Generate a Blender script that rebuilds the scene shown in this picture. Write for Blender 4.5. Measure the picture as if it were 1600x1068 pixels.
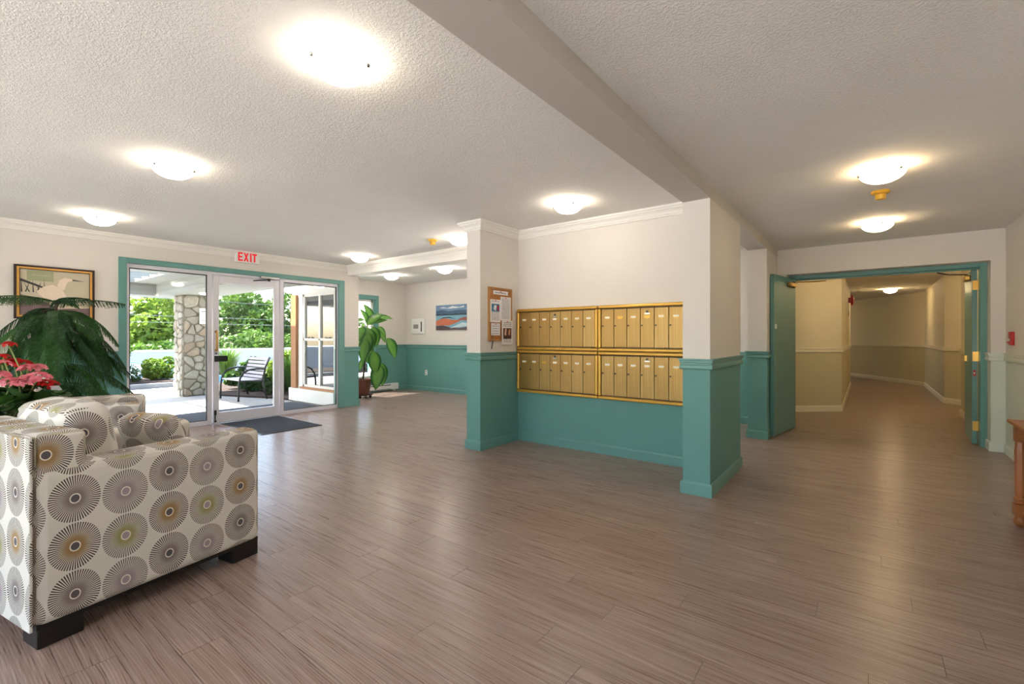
import bpy, bmesh, math, random
from mathutils import Vector, Matrix, noise as mnoise
random.seed(7)
PI = math.pi
for _o in list(bpy.data.objects): bpy.data.objects.remove(_o, do_unlink=True)
SC = bpy.context.scene
COL = SC.collection

# ---------------------------------------------------------------- camera
FPX, CXP, HZ, CAMZ = 723.5, 800.0, 527.0, 1.25      # focal length, principal x, horizon row (1600x1068 frame), eye height
TH = math.atan2(554.0, FPX)                          # heading, left of +Y
cam = bpy.data.cameras.new('camera'); cam_o = bpy.data.objects.new('camera', cam); COL.objects.link(cam_o)
cam.sensor_width = 36.0; cam.lens = FPX / 1600.0 * 36.0
cam.shift_y = -(534.0 - HZ) / 1600.0
cam_o.location = (0, 0, CAMZ); cam_o.rotation_euler = (PI / 2, 0, TH)
cam.clip_start = 0.05; cam.clip_end = 400
SC.camera = cam_o

# ---------------------------------------------------------------- exposure, sky, sun
SC.view_settings.view_transform = 'Standard'; SC.view_settings.look = 'None'
SC.view_settings.exposure = 0.78; SC.view_settings.gamma = 1.0; SC.view_settings.use_curve_mapping = False
SKY_STRENGTH, SUN_STRENGTH, LAMP_EMIT, BULB_W = 0.72, 23.0, 11.5, 0.6
SUN_DIR = Vector((0.57, 0.38, -1.0)).normalized()    # the way the light travels
w = bpy.data.worlds.new('sky'); SC.world = w; w.use_nodes = True
wn = w.node_tree.nodes; wl = w.node_tree.links
sky = wn.new('ShaderNodeTexSky'); sky.sky_type = 'NISHITA'; sky.sun_disc = False
sky.sun_elevation = math.asin(-SUN_DIR.z); sky.sun_rotation = math.atan2(-SUN_DIR.x, -SUN_DIR.y)
sky.air_density = 1.0; sky.dust_density = 2.5; sky.ozone_density = 0.8
wl.new(sky.outputs[0], wn['Background'].inputs[0]); wn['Background'].inputs[1].default_value = SKY_STRENGTH
sun = bpy.data.lights.new('sun', 'SUN'); sun.energy = SUN_STRENGTH; sun.angle = 0.009; sun.color = (1.0, 0.95, 0.87)
sun_o = bpy.data.objects.new('sun', sun); COL.objects.link(sun_o)
sun_o.rotation_euler = SUN_DIR.to_track_quat('-Z', 'Y').to_euler(); sun_o.location = (-14, -8, 20)

# ---------------------------------------------------------------- pixel -> place
_o = Vector((-math.sin(TH), math.cos(TH), 0)); _r = Vector((math.cos(TH), math.sin(TH), 0))
def ray(px, py): return _o + _r * ((px - CXP) / FPX) + Vector((0, 0, -(py - HZ) / FPX))
def gz(px, py, z=0.0): d = ray(px, py); return Vector((0, 0, CAMZ)) + d * ((z - CAMZ) / d.z)
def gx(px, py, x): d = ray(px, py); return Vector((0, 0, CAMZ)) + d * (x / d.x)
def gy(px, py, y): d = ray(px, py); return Vector((0, 0, CAMZ)) + d * (y / d.y)
def project(p):
    q = Vector(p) - Vector((0, 0, CAMZ)); d = q.dot(_o)
    if d < 0.05: return None
    return CXP + FPX * q.dot(_r) / d, HZ - FPX * q.z / d, d

# ---------------------------------------------------------------- materials
def S(r, g, b):                                       # sRGB 0..255 -> linear
    f = lambda c: (c / 255 / 12.92) if c / 255 <= 0.04045 else ((c / 255 + 0.055) / 1.055) ** 2.4
    return (f(r), f(g), f(b), 1.0)
class NT:                                             # small node helper
    def __init__(s, name):
        s.m = bpy.data.materials.new(name); s.m.use_nodes = True
        s.t = s.m.node_tree; s.n = s.t.nodes; s.bsdf = s.n['Principled BSDF']; s.out = s.n['Material Output']
    def new(s, k, **kw):
        nd = s.n.new(k)
        for a, b in kw.items(): setattr(nd, a, b)
        return nd
    def link(s, a, b): s.t.links.new(a, b)
    def put(s, sock, v):
        if hasattr(v, 'is_linked') or isinstance(v, bpy.types.NodeSocket): s.link(v, sock)
        else: sock.default_value = v
    def math(s, op, a, b=0.0, c=None):
        nd = s.new('ShaderNodeMath', operation=op); s.put(nd.inputs[0], a); s.put(nd.inputs[1], b)
        if c is not None: s.put(nd.inputs[2], c)
        return nd.outputs[0]
    def mix(s, f, a, b):
        nd = s.new('ShaderNodeMix', data_type='RGBA'); s.put(nd.inputs['Factor'], f); s.put(nd.inputs['A'], a); s.put(nd.inputs['B'], b)
        return [o for o in nd.outputs if o.type == 'RGBA'][0]
    def step(s, v, lo, hi):
        nd = s.new('ShaderNodeMapRange', interpolation_type='SMOOTHSTEP'); s.put(nd.inputs[0], v)
        nd.inputs[1].default_value = lo; nd.inputs[2].default_value = hi
        return nd.outputs[0]
    def noise(s, vec, scale, detail=3.0, rough=0.5):
        nd = s.new('ShaderNodeTexNoise'); 
        if vec is not None: s.link(vec, nd.inputs['Vector'])
        nd.inputs['Scale'].default_value = scale; nd.inputs['Detail'].default_value = detail; nd.inputs['Roughness'].default_value = rough
        return nd.outputs[0]
    def pos(s): return s.new('ShaderNodeNewGeometry').outputs['Position']
    def obj(s): return s.new('ShaderNodeTexCoord').outputs['Object']
    def uv(s): return s.new('ShaderNodeTexCoord').outputs['UV']
    def scale(s, vec, x, y, z):
        nd = s.new('ShaderNodeMapping'); s.link(vec, nd.inputs[0]); nd.inputs['Scale'].default_value = (x, y, z); return nd.outputs[0]
    def sep(s, vec): nd = s.new('ShaderNodeSeparateXYZ'); s.link(vec, nd.inputs[0]); return nd.outputs
    def comb(s, x, y, z=0.0):
        nd = s.new('ShaderNodeCombineXYZ'); s.put(nd.inputs[0], x); s.put(nd.inputs[1], y); s.put(nd.inputs[2], z); return nd.outputs[0]
    def bump(s, h, strength, dist=0.01):
        nd = s.new('ShaderNodeBump'); s.put(nd.inputs['Height'], h); nd.inputs['Strength'].default_value = strength; nd.inputs['Distance'].default_value = dist
        s.link(nd.outputs[0], s.bsdf.inputs['Normal'])
    def base(s, v): s.put(s.bsdf.inputs['Base Color'], v)
    def rough(s, v): s.put(s.bsdf.inputs['Roughness'], v)
    def metal(s, v): s.bsdf.inputs['Metallic'].default_value = v
    def spec(s, v): s.bsdf.inputs['Specular IOR Level'].default_value = v
def mul(c, k): return (c[0] * k, c[1] * k, c[2] * k, 1.0)
def plain(name, col, rough=0.5, var=0.08, vs=6.0, bump=0.0, bs=60.0, bd=0.004, metal=0.0, spec=0.5, world=False):
    t = NT(name); v = t.pos() if world else t.obj()
    t.base(t.mix(t.noise(v, vs), mul(col, 1 - var), mul(col, 1 + var))); t.rough(rough); t.metal(metal); t.spec(spec)
    if bump: t.bump(t.noise(v, bs, 4.0, 0.6), bump, bd)
    return t.m
def two_tone(name, up, low, z=1.04):                  # painted wall: one colour above the chair rail, one below
    t = NT(name); p = t.pos(); zz = t.sep(p)[2]
    f = t.math('GREATER_THAN', zz, z)
    n = t.noise(p, 1.3, 3)
    a = t.mix(n, mul(up, 0.97), mul(up, 1.03)); b = t.mix(n, mul(low, 0.94), mul(low, 1.06))
    t.base(t.mix(f, b, a)); t.rough(0.55); t.spec(0.3)
    t.bump(t.noise(p, 180, 2), 0.06, 0.002)
    return t.m
TEAL = S(104, 155, 149); UPPER = S(226, 219, 212); SAGE = S(212, 218, 206)
CREAM = S(236, 226, 200); OLIVE = S(208, 198, 164)
M = {}
M['wall'] = two_tone('paint_white_teal', UPPER, TEAL)
M['wall_sage'] = two_tone('paint_white_sage', UPPER, SAGE)
M['wall_hall'] = two_tone('paint_cream_olive', CREAM, OLIVE)
M['white_paint'] = plain('white_paint', S(240, 236, 230), 0.5, 0.02, bump=0.04, world=True)
M['shaded_beam_paint'] = plain('shaded_beam_paint', mul(UPPER, .82), 0.5, 0.02, bump=0.04, world=True)  # wall paint darkened, the beam's shade put into its colour
M['teal'] = plain('teal_gloss_paint', TEAL, 0.38, 0.05, world=True)
M['sage_trim'] = plain('sage_trim_paint', S(214, 219, 208), 0.4, 0.03, world=True)
M['cream_trim'] = plain('cream_trim_paint', S(240, 232, 208), 0.4, 0.03, world=True)
t = NT('stippled_ceiling'); p = t.pos()
t.base(t.mix(t.noise(p, 3), S(240, 238, 235), S(246, 244, 241))); t.rough(0.85); t.spec(0.15)
hh = t.math('ADD', t.math('MULTIPLY', t.step(t.noise(p, 75, 3, 0.6), 0.45, 0.62), 0.7), t.math('MULTIPLY', t.noise(p, 150, 2), 0.4))
t.bump(hh, 0.38, 0.007); M['ceiling'] = t.m
# vinyl planks, grain along X
t = NT('vinyl_plank'); p = t.pos()
at = t.new('ShaderNodeAttribute', attribute_name='rnd'); oi = t.new('ShaderNodeObjectInfo')
rnd = t.math('FRACT', t.math('ADD', at.outputs['Fac'], oi.outputs['Random']))
x, y, z = t.sep(p)
q = t.comb(t.math('ADD', x, t.math('MULTIPLY', rnd, 37.0)), t.math('ADD', y, t.math('MULTIPLY', rnd, 11.0)), rnd)
wob = t.noise(t.scale(q, 1.6, 5, 1), 1.0, 2)
q2 = t.comb(t.sep(q)[0], t.math('ADD', t.sep(q)[1], t.math('MULTIPLY', wob, 0.035)), rnd)
g1 = t.noise(t.scale(q2, 2.2, 95, 1), 1.0, 3, 0.6); g2 = t.noise(t.scale(q2, 5, 260, 1), 1.0, 2, 0.6); g3 = t.noise(t.scale(q2, 0.9, 22, 1), 1.0, 2)
wv = t.new('ShaderNodeTexWave', wave_type='RINGS', rings_direction='Z'); t.link(t.scale(q2, 1.1, 15.0, 1), wv.inputs['Vector'])
wv.inputs['Scale'].default_value = 2.2; wv.inputs['Distortion'].default_value = 2.5; wv.inputs['Detail'].default_value = 2; wv.inputs['Detail Scale'].default_value = 1.2
g = t.math('ADD', t.math('MULTIPLY', g1, 0.55), t.math('ADD', t.math('MULTIPLY', g2, 0.35), t.math('MULTIPLY', wv.outputs['Fac'], 0.10)))
cA = t.mix(t.step(g, 0.34, 0.72), S(126, 102, 92), S(190, 167, 156))
cB = t.mix(t.math('MULTIPLY', t.step(g3, 0.25, 0.75), 0.40), cA, S(146, 121, 109))
cC = t.mix(t.math('MULTIPLY', rnd, 0.30), cB, S(128, 103, 89))
t.base(cC); t.rough(t.math('ADD', t.math('MULTIPLY', g, 0.16), 0.21)); t.spec(0.5)
t.bump(g, 0.10, 0.002); M['plank'] = t.m
M['subfloor'] = plain('dark_plank_joint', S(72, 58, 50), 0.8, world=True)
# glass that lets light through: clear with a fresnel reflection
def glass(name, tint=(0.96, 0.98, 0.97, 1), k=1.0):
    t = NT(name); t.n.remove(t.bsdf)
    tr = t.new('ShaderNodeBsdfTransparent'); tr.inputs[0].default_value = tint
    gl = t.new('ShaderNodeBsdfGlossy'); gl.inputs['Roughness'].default_value = 0.02
    fr = t.new('ShaderNodeFresnel'); fr.inputs[0].default_value = 1.45
    mx = t.new('ShaderNodeMixShader'); t.link(t.math('MULTIPLY', fr.outputs[0], k), mx.inputs[0]); t.link(tr.outputs[0], mx.inputs[1]); t.link(gl.outputs[0], mx.inputs[2])
    t.link(mx.outputs[0], t.out.inputs[0]); return t.m
M['glass'] = glass('clear_glass', k=0.8)
M['glass_bay'] = glass('bay_glass', (0.80, 0.86, 0.87, 1), 4.0)
def emit(name, col, s):
    t = NT(name); t.base(col); t.put(t.bsdf.inputs['Emission Color'], col); t.bsdf.inputs['Emission Strength'].default_value = s; t.rough(0.3); return t.m
M['lamp_glass'] = emit('lit_opal_glass', (1.0, 0.91, 0.78, 1), LAMP_EMIT)
M['lamp_glass_bay'] = emit('lit_opal_glass_bay', (1.0, 0.93, 0.84, 1), LAMP_EMIT * 2.4)
M['lamp_glass_hall'] = emit('lit_opal_glass_hall', (1.0, 0.76, 0.42, 1), LAMP_EMIT * 2.2)
M['lamp_glass_warm'] = emit('lit_opal_glass_warm', (1.0, 0.80, 0.52, 1), LAMP_EMIT)
M['alu'] = plain('silver_aluminium', S(226, 223, 232), 0.38, 0.03, metal=0.1)
M['chrome'] = plain('brushed_chrome', S(190, 188, 186), 0.25, 0.05, metal=1.0)
M['steel_dark'] = plain('dark_steel', S(70, 68, 66), 0.35, 0.1, metal=0.8)
M['brass'] = plain('polished_brass', S(205, 160, 84), 0.28, 0.08, metal=1.0)
M['black'] = plain('black_paint', S(22, 22, 24), 0.4, 0.1)
M['white_plastic'] = plain('white_plastic', S(238, 238, 234), 0.4, 0.02)
M['white_metal'] = plain('white_enamel', S(232, 232, 230), 0.35, 0.03)
M['red'] = plain('red_enamel', S(190, 24, 26), 0.35, 0.06)
M['red_letter'] = plain('red_lettering', S(214, 30, 40), 0.4, 0.03)
M['yellow'] = plain('yellow_plastic', S(226, 178, 62), 0.45, 0.05)
M['grey_plastic'] = plain('grey_plastic', S(150, 150, 140), 0.5, 0.05)

# ---------------------------------------------------------------- mesh helpers
def link(name, me, parent=None):
    o = bpy.data.objects.new(name, me); COL.objects.link(o)
    if parent is not None: o.parent = parent
    return o
def tag(o, label, cat, group=None, kind=None):
    if label: o['label'] = label
    if cat: o['category'] = cat
    if group: o['group'] = group
    if kind: o['kind'] = kind
    return o
def thing(name, label, cat, loc=(0, 0, 0), rz=0.0, group=None, kind=None):
    o = bpy.data.objects.new(name, None); COL.objects.link(o); o.empty_display_size = 0.1
    o.location = loc; o.rotation_euler = (0, 0, rz)
    return tag(o, label, cat, group, kind)
def dup(root, loc=None, rz=None, label=None, group=None, parent=None):
    r = root.copy(); COL.objects.link(r)
    if parent is not None: r.parent = parent
    if loc is not None: r.location = loc
    if rz is not None: r.rotation_euler = (0, 0, rz)
    if label: r['label'] = label
    if group: r['group'] = group
    for ch in list(root.children):
        c = ch.copy(); COL.objects.link(c); c.parent = r
        for g_ in list(ch.children):
            d = g_.copy(); COL.objects.link(d); d.parent = c
    return r
class MB:
    def __init__(s): s.v = []; s.f = []; s.mi = []; s.cur = 0
    def add(s, vs, fs, mat=None):
        b = len(s.v); s.v += [tuple(v) for v in vs]; s.f += [tuple(i + b for i in f) for f in fs]; s.mi += [s.cur] * len(fs); return s
    def box(s, x0, x1, y0, y1, z0, z1, T=None):
        vs = [Vector((x, y, z)) for z in (z0, z1) for y in (y0, y1) for x in (x0, x1)]
        if T is not None: vs = [T @ v for v in vs]
        return s.add(vs, [(0, 2, 3, 1), (4, 5, 7, 6), (0, 1, 5, 4), (2, 6, 7, 3), (0, 4, 6, 2), (1, 3, 7, 5)])
    def cyl(s, p0, p1, r0, r1=None, n=12, caps=True):
        r1 = r0 if r1 is None else r1; p0 = Vector(p0); p1 = Vector(p1); d = (p1 - p0).normalized()
        a = d.orthogonal().normalized(); b = d.cross(a)
        ring = lambda p, r: [p + (a * math.cos(2 * PI * i / n) + b * math.sin(2 * PI * i / n)) * r for i in range(n)]
        fs = [(i, (i + 1) % n, n + (i + 1) % n, n + i) for i in range(n)]
        if caps: fs += [tuple(range(n - 1, -1, -1)), tuple(range(n, 2 * n))]
        return s.add(ring(p0, r0) + ring(p1, r1), fs)
    def tube(s, pts, r, n=8, taper=None, caps=True):
        P = [Vector(p) for p in pts]; vs = []; m = len(P); prev = None
        for i, p in enumerate(P):
            d = (P[min(i + 1, m - 1)] - P[max(i - 1, 0)]).normalized()
            a = d.orthogonal().normalized() if prev is None else (prev - d * prev.dot(d)).normalized()
            prev = a; b = d.cross(a); rr = r if taper is None else r + (taper - r) * i / (m - 1)
            vs += [p + (a * math.cos(2 * PI * k / n) + b * math.sin(2 * PI * k / n)) * rr for k in range(n)]
        fs = [(i * n + k, i * n + (k + 1) % n, (i + 1) * n + (k + 1) % n, (i + 1) * n + k) for i in range(m - 1) for k in range(n)]
        if caps: fs += [tuple(range(n - 1, -1, -1)), tuple(range((m - 1) * n, m * n))]
        return s.add(vs, fs)
    def lathe(s, prof, n=20, c=(0, 0, 0), close=False):
        vs = []; m = len(prof)
        for r, z in prof: vs += [(c[0] + max(r, 1e-4) * math.cos(2 * PI * k / n), c[1] + max(r, 1e-4) * math.sin(2 * PI * k / n), c[2] + z) for k in range(n)]
        fs = [(i * n + k, i * n + (k + 1) % n, (i + 1) * n + (k + 1) % n, (i + 1) * n + k) for i in range(m - 1) for k in range(n)]
        return s.add(vs, fs)
    def prism(s, pts, a0, a1, axis='z'):                # polygon extruded along an axis
        n = len(pts); mk = {'z': lambda p, a: (p[0], p[1], a), 'y': lambda p, a: (p[0], a, p[1]), 'x': lambda p, a: (a, p[0], p[1])}[axis]
        vs = [mk(p, a0) for p in pts] + [mk(p, a1) for p in pts]
        return s.add(vs, [tuple(range(n - 1, -1, -1)), tuple(range(n, 2 * n))] + [(i, (i + 1) % n, n + (i + 1) % n, n + i) for i in range(n)])
    def build(s, name, mat, parent=None, smooth=False, bevel=0.0, seg=2, uv=None):
        me = bpy.data.meshes.new(name); me.from_pydata(s.v, [], s.f); me.update()
        bm = bmesh.new(); bm.from_mesh(me); bmesh.ops.recalc_face_normals(bm, faces=bm.faces); bm.to_mesh(me); bm.free()
        mats = mat if isinstance(mat, (list, tuple)) else [mat]
        for m_ in mats: me.materials.append(M[m_] if isinstance(m_, str) else m_)
        if len(mats) > 1: me.polygons.foreach_set('material_index', s.mi)
        if smooth: me.polygons.foreach_set('use_smooth', [True] * len(me.polygons))
        o = link(name, me, parent)
        if uv: box_uv(me, uv)
        if bevel:
            b = o.modifiers.new('bevel', 'BEVEL'); b.width = bevel; b.segments = seg; b.limit_method = 'ANGLE'; b.harden_normals = False
        return o
def box_uv(me, sc):
    uvl = me.uv_layers.new(name='UVMap')
    for p in me.polygons:
        n = p.normal; ax = max(range(3), key=lambda k: abs(n[k]))
        for li in p.loop_indices:
            v = me.vertices[me.loops[li].vertex_index].co
            a, b = ((v.y, v.z), (v.x, v.z), (v.x, v.y))[ax]
            uvl.data[li].uv = (a / sc[0] + sc[2], b / sc[1] + sc[3])
def pbox(name, mat, parent, x0, x1, y0, y1, z0, z1, bevel=0.0, seg=2, T=None, uv=None):
    return MB().box(x0, x1, y0, y1, z0, z1, T).build(name, mat, parent, bevel=bevel, seg=seg, uv=uv)
def struct(o, label, cat): return tag(o, label, cat, kind='structure')
def sweep(name, pts, prof, mat, side=1.0, parent=None):  # profile (out, z) swept along a plan polyline, mitred; out is to the right of travel
    P = [Vector((p[0], p[1])) for p in pts]; m = len(P); n = len(prof); vs = []
    for i in range(m):
        ds = []
        if i > 0: ds.append((P[i] - P[i - 1]).normalized())
        if i < m - 1: ds.append((P[i + 1] - P[i]).normalized())
        ns = [Vector((d.y, -d.x)) * side for d in ds]
        if len(ns) == 2:
            b = (ns[0] + ns[1]); b = b.normalized(); b = b / max(0.2, b.dot(ns[0]))
        else: b = ns[0]
        for o_, z_ in prof: q = P[i] + b * o_; vs.append((q.x, q.y, z_))
    fs = [(i * n + k, i * n + (k + 1) % n, (i + 1) * n + (k + 1) % n, (i + 1) * n + k) for i in range(m - 1) for k in range(n)]
    fs += [tuple(range(n)), tuple(range((m - 1) * n, m * n))]
    return MB().add(vs, fs).build(name, mat, parent)
# ================================================================= STRUCTURE
XE, YM, XC0, XC1 = -7.45, 4.55, -1.18, -0.97          # entrance wall, mailbox wall, beam line
CL, CR, BEAM = 2.54, 2.44, 2.34                       # ceilings left / right, underside of the beam
XR, YB, YF, YE = 1.20, -3.20, 7.40, 7.25              # right wall, wall behind, far wall, end wall
XW = -8.92                                            # window wall of the far bay
XN0, XN1, YP = -3.59, -3.39, 3.85                     # pier beside the mailboxes

# ---- floor: planks laid along X
b = MB(); b.box(-7.65, 1.4, -3.4, 4.75, -.12, -.006); b.box(-9.2, 1.4, 4.75, 7.6, -.12, -.006); b.box(-1.75, 2.6, 7.6, 14.5, -.12, -.006); b.box(-4.5, 2.6, 14.5, 23.5, -.12, -.006)
fl = b.build('floor', 'subfloor')
struct(fl, 'wood look plank floor of the lobby and corridor', 'floor')
PL, PW = 1.22, 0.152
cells = []
ny = int(math.ceil((23.4 - YB) / PW))
for j in range(ny):
    y0 = YB - 0.1 + j * PW
    off = ((j * 0.37 + 0.11 * math.sin(j * 2.3)) % 1.0) * PL
    xa, xb = (-7.5, 1.25) if y0 < 4.75 else (-9.1, 1.25) if y0 < 7.45 else (-1.65, 2.5) if y0 < 14.7 else (-4.4, 2.5)
    k = 0
    x = xa - off
    while x < xb:
        if x + PL > xa: cells.append((max(x, xa), min(x + PL, xb), y0))
        x += PL
def plank_score(c):
    best = 0
    for a in (0.1, 0.3, 0.5, 0.7, 0.9):
        q = project((c[0] + (c[1] - c[0]) * a, c[2] + PW / 2, 0))
        if q and -20 < q[0] < 1620 and q[1] < 1085: best += 1 / q[2] ** 3
    px = (c[0] + c[1]) / 2
    if px < XE or (c[2] > YM and px < XC0): best *= 0.05
    return best * (c[1] - c[0])
cells.sort(key=plank_score, reverse=True)
pm = {}
g_ = 0.0008
def plank_mesh(L):
    L = round(L, 2)
    if L not in pm:
        b = MB(); b.box(g_, L - g_, g_, PW - g_, -0.006, 0.0)
        me = bpy.data.meshes.new('plank'); me.from_pydata(b.v, [], b.f); me.materials.append(M['plank']); pm[L] = me
    return pm[L]
for (x0, x1, y0) in cells[:300]:
    o = link('plank', plank_mesh(x1 - x0), fl); o.location = (x0, y0, 0)
b = MB(); rr = []
for (x0, x1, y0) in cells[300:]:
    b.box(x0 + g_, x1 - g_, y0 + g_, y0 + PW - g_, -0.006, 0.0); rr += [random.random()] * 8
rest = b.build('planks', 'plank', fl); rest['kind'] = 'stuff'
a = rest.data.attributes.new('rnd', 'FLOAT', 'POINT'); a.data.foreach_set('value', rr)

# ---- ceilings
struct(pbox('ceiling', 'ceiling', None, -9.2, XC0, -3.4, 7.6, CL, CL + 0.12), 'white stippled lobby ceiling left of the beam', 'ceiling')
struct(pbox('ceiling', 'ceiling', None, XC1, 1.4, -3.4, 7.5, CR, CR + 0.22), 'white stippled ceiling right of the beam', 'ceiling')
b = MB(); b.box(-1.75, 3.0, 7.5, 14.5, CR, CR + .2); b.box(-4.5, 3.0, 14.5, 23.6, CR, CR + .2)
struct(b.build('ceiling', 'ceiling'), 'ceiling of the corridor beyond the double door', 'ceiling')

# ---- walls
b = MB(); b.box(XE - 0.2, XE, -3.4, 1.66, 0, CL); b.box(XE - 0.2, XE, 1.66, 4.70, 2.22, CL); b.box(XE - 0.2, XE, 4.70, 5.07, 0, CL)
struct(b.build('wall_entrance', 'wall'), 'white over teal wall around the glass entrance', 'wall')
b = MB(); b.box(-9.2, -8.85, 4.75, 5.07, 0, CL); b.box(-8.85, -7.72, 4.75, 5.07, 0, 0.28); b.box(-8.85, -7.72, 4.75, 5.07, 2.10, CL); b.box(-7.72, XE - 0.2, 4.75, 5.07, 0, CL)
struct(b.build('wall_bay', 'white_paint'), 'white side wall of the window bay outside the entrance', 'wall')
WY0, WY1, WZ0, WZ1 = 5.17, 6.50, 0.32, 2.12
b = MB(); b.box(-9.2, XW, 5.07, WY0, 0, CL); b.box(-9.2, XW, WY0, WY1, 0, WZ0); b.box(-9.2, XW, WY0, WY1, WZ1, CL); b.box(-9.2, XW, WY1, 7.6, 0, CL)
struct(b.build('wall_west', 'wall'), 'white over teal bay wall with the tall window', 'wall')
NX0, NX1, NZ0, NZ1 = -5.7, -2.1, .45, 2.25            # unseen window, added to light the passage behind the mailboxes
b = MB(); b.box(XW, NX0, YF, 7.6, 0, CL); b.box(NX1, XC0, YF, 7.6, 0, CL); b.box(NX0, NX1, YF, 7.6, 0, NZ0); b.box(NX0, NX1, YF, 7.6, NZ1, CL)
struct(b.build('wall_far', 'wall'), 'white over teal far wall with the seascape canvas', 'wall')
b = MB(); b.box(XN0, XN1, YP, 5.07, 0, CL); b.box(XN1, XC0, YM, 5.07, 0, CL)
struct(b.build('wall_mailbox', 'wall'), 'white over teal recessed wall and pier holding the mailboxes', 'wall')
struct(MB().box(XC0, XC1, 3.81, 4.90, 0, BEAM).build('wall_column', 'wall'), 'white over teal pillar at the corner of the mailbox recess', 'wall')
struct(MB().box(XC0, XC1, 6.40, YE + 0.3, 0, BEAM).build('wall_pillar', 'wall'), 'white over teal pillar behind the open door leaf', 'wall')
struct(MB().box(XC0, XC1, -3.4, YE + 0.3, BEAM, CL + 0.1).build('wall_beam', 'shaded_beam_paint'), 'white dropped beam running along the ceiling to the corridor', 'beam')
struct(MB().box(XE, XN0, 4.84, 5.07, 2.37, CL + 0.05).build('wall_header', 'white_paint'), 'white dropped header across the window bay', 'beam')
OX0, OX1, OZ = -0.86, 1.085, 2.10
b = MB(); b.box(XC1, OX0, YE, YE + 0.3, 0, CR + 0.1); b.box(OX0, OX1, YE, YE + 0.3, OZ, CR + 0.1); b.box(OX1, XR, YE, YE + 0.3, 0, CR + 0.1)
struct(b.build('wall_end', 'wall_sage'), 'white over pale sage end wall around the double door', 'wall')
struct(MB().box(XR, XR + 0.2, -3.4, YE + 0.3, 0, CR + 0.1).build('wall_right', 'wall_sage'), 'white over pale sage right wall', 'wall')
b = MB()                                              # unseen wall behind the camera, glazing widened to brighten the ceiling
for (x0, x1, z0, z1) in ((-7.65, -7.0, 0, CL + .1), (-7.0, 0.9, 0, 0.12), (-7.0, 0.9, 2.3, CL + .1), (0.9, 1.4, 0, CL + .1)):
    b.box(x0, x1, YB - 0.2, YB, z0, z1)
struct(b.build('wall_back', 'wall'), 'white over teal back wall with wide windows', 'wall')
for i, (x0, x1) in enumerate(((-7.0, -3.05), (-3.05, 0.9))):
    wdw = thing('window_%d' % (i + 3), 'unseen back wall window widened to let in daylight', 'window', (0, 0, 0), kind='structure')
    b = MB(); b.box(x0, x1, YB - .12, YB - .06, 0.12, 0.18); b.box(x0, x1, YB - .12, YB - .06, 2.24, 2.3)
    for k in range(4): xm = x0 + (x1 - x0 - .06) * k / 3; b.box(xm, xm + .06, YB - .12, YB - .06, 0.18, 2.24)
    b.build('window_frame', 'white_paint', wdw)
    for k in range(3): u = x0 + (x1 - x0 - .06) * k / 3 + .06; pbox('pane', 'glass', wdw, u, u + (x1 - x0 - .06) / 3 - .06, YB - .095, YB - .089, 0.18, 2.24)

# corridor walls (plan polyline given as thick prisms)
def wallrun(name, pts, label, mat='wall_hall', th=0.12, z1=CR + 0.1, side=-1):
    b = MB(); P = [Vector(p) for p in pts]; out = []
    for i in range(len(P)):
        ns = []
        segs = ([(P[i - 1], P[i])] if i else []) + ([(P[i], P[i + 1])] if i < len(P) - 1 else [])
        for (u, v) in segs:
            d = (v - u).normalized(); ns.append(Vector((d.y, -d.x)) * side)
        n_ = sum(ns, Vector((0, 0))).normalized(); n_ = n_ / max(0.3, n_.dot(ns[0])); out.append(P[i] + n_ * th)
    for i in range(len(P) - 1):
        b.prism([P[i], P[i + 1], out[i + 1], out[i]], 0, z1)
    return struct(b.build(name, mat), label, 'wall')
HL = [(-0.86, 7.57), (-1.6, 7.57), (-1.6, 8.50), (-0.337, 9.65), (-0.337, 14.9), (-4.4, 17.2)]
wallrun('wall_corridor_left', HL[1:], 'cream left corridor wall with an angled corner')
HR = [(1.20, 7.57), (1.20, 10.25), (2.4, 10.25)]
wallrun('wall_corridor_right', HR, 'cream corridor wall right behind the open door', side=1)
HR2 = [(2.5, 11.05), (1.386, 11.81), (1.18, 12.07), (1.19, 15.9), (-3.0, 23.3)]
wallrun('wall_corridor_far', HR2, 'cream far corridor wall where the passage turns', side=1)
struct(MB().box(-4.4, -4.28, 16.9, 23.4, 0, CR + .1).build('wall_corridor_end', 'wall_hall'), 'cream wall at the unseen end of the corridor', 'wall')  # added to keep sky light from leaking into the corridor
struct(MB().box(2.4, 2.52, 10.1, 11.2, 0, CR + .1).build('wall_alcove', 'wall_hall'), 'cream wall closing the corridor alcove', 'wall')

# ---- trim: crown, chair rails, skirtings
CROWN = [(0, CL - 0.10), (0.016, CL - 0.10), (0.016, CL - 0.082), (0.026, CL - 0.080), (0.030, CL - 0.062), (0.046, CL - 0.044), (0.050, CL - 0.040), (0.062, CL - 0.040), (0.062, CL - 0.022), (0.078, CL - 0.020), (0.078, CL + 0.004), (0, CL + 0.004)]
cp = [(XE, YB), (XE, 4.84), (XN0, 4.84), (XN0, YP), (XN1, YP), (XN1, YM), (XC0, YM)]
struct(sweep('trim_1', cp, CROWN, 'white_paint'), 'white stepped crown moulding along the lobby walls', 'moulding')
def rail(z=1.08): return [(0, z - 0.085), (0.012, z - 0.085), (0.020, z - 0.075), (0.020, z - 0.052), (0.013, z - 0.045), (0.013, z - 0.036), (0.022, z - 0.030), (0.022, z - 0.012), (0.030, z - 0.008), (0.030, z), (0, z)]
BASE = [(0, 0), (0.016, 0), (0.016, 0.085), (0.010, 0.10), (0, 0.10)]
n_tr = [1]
def trim(pts, mat, label, prof=None, z=1.08):
    n_tr[0] += 1
    struct(sweep('trim_%d' % n_tr[0], pts, prof or rail(z), mat), label, 'chair rail')
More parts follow.
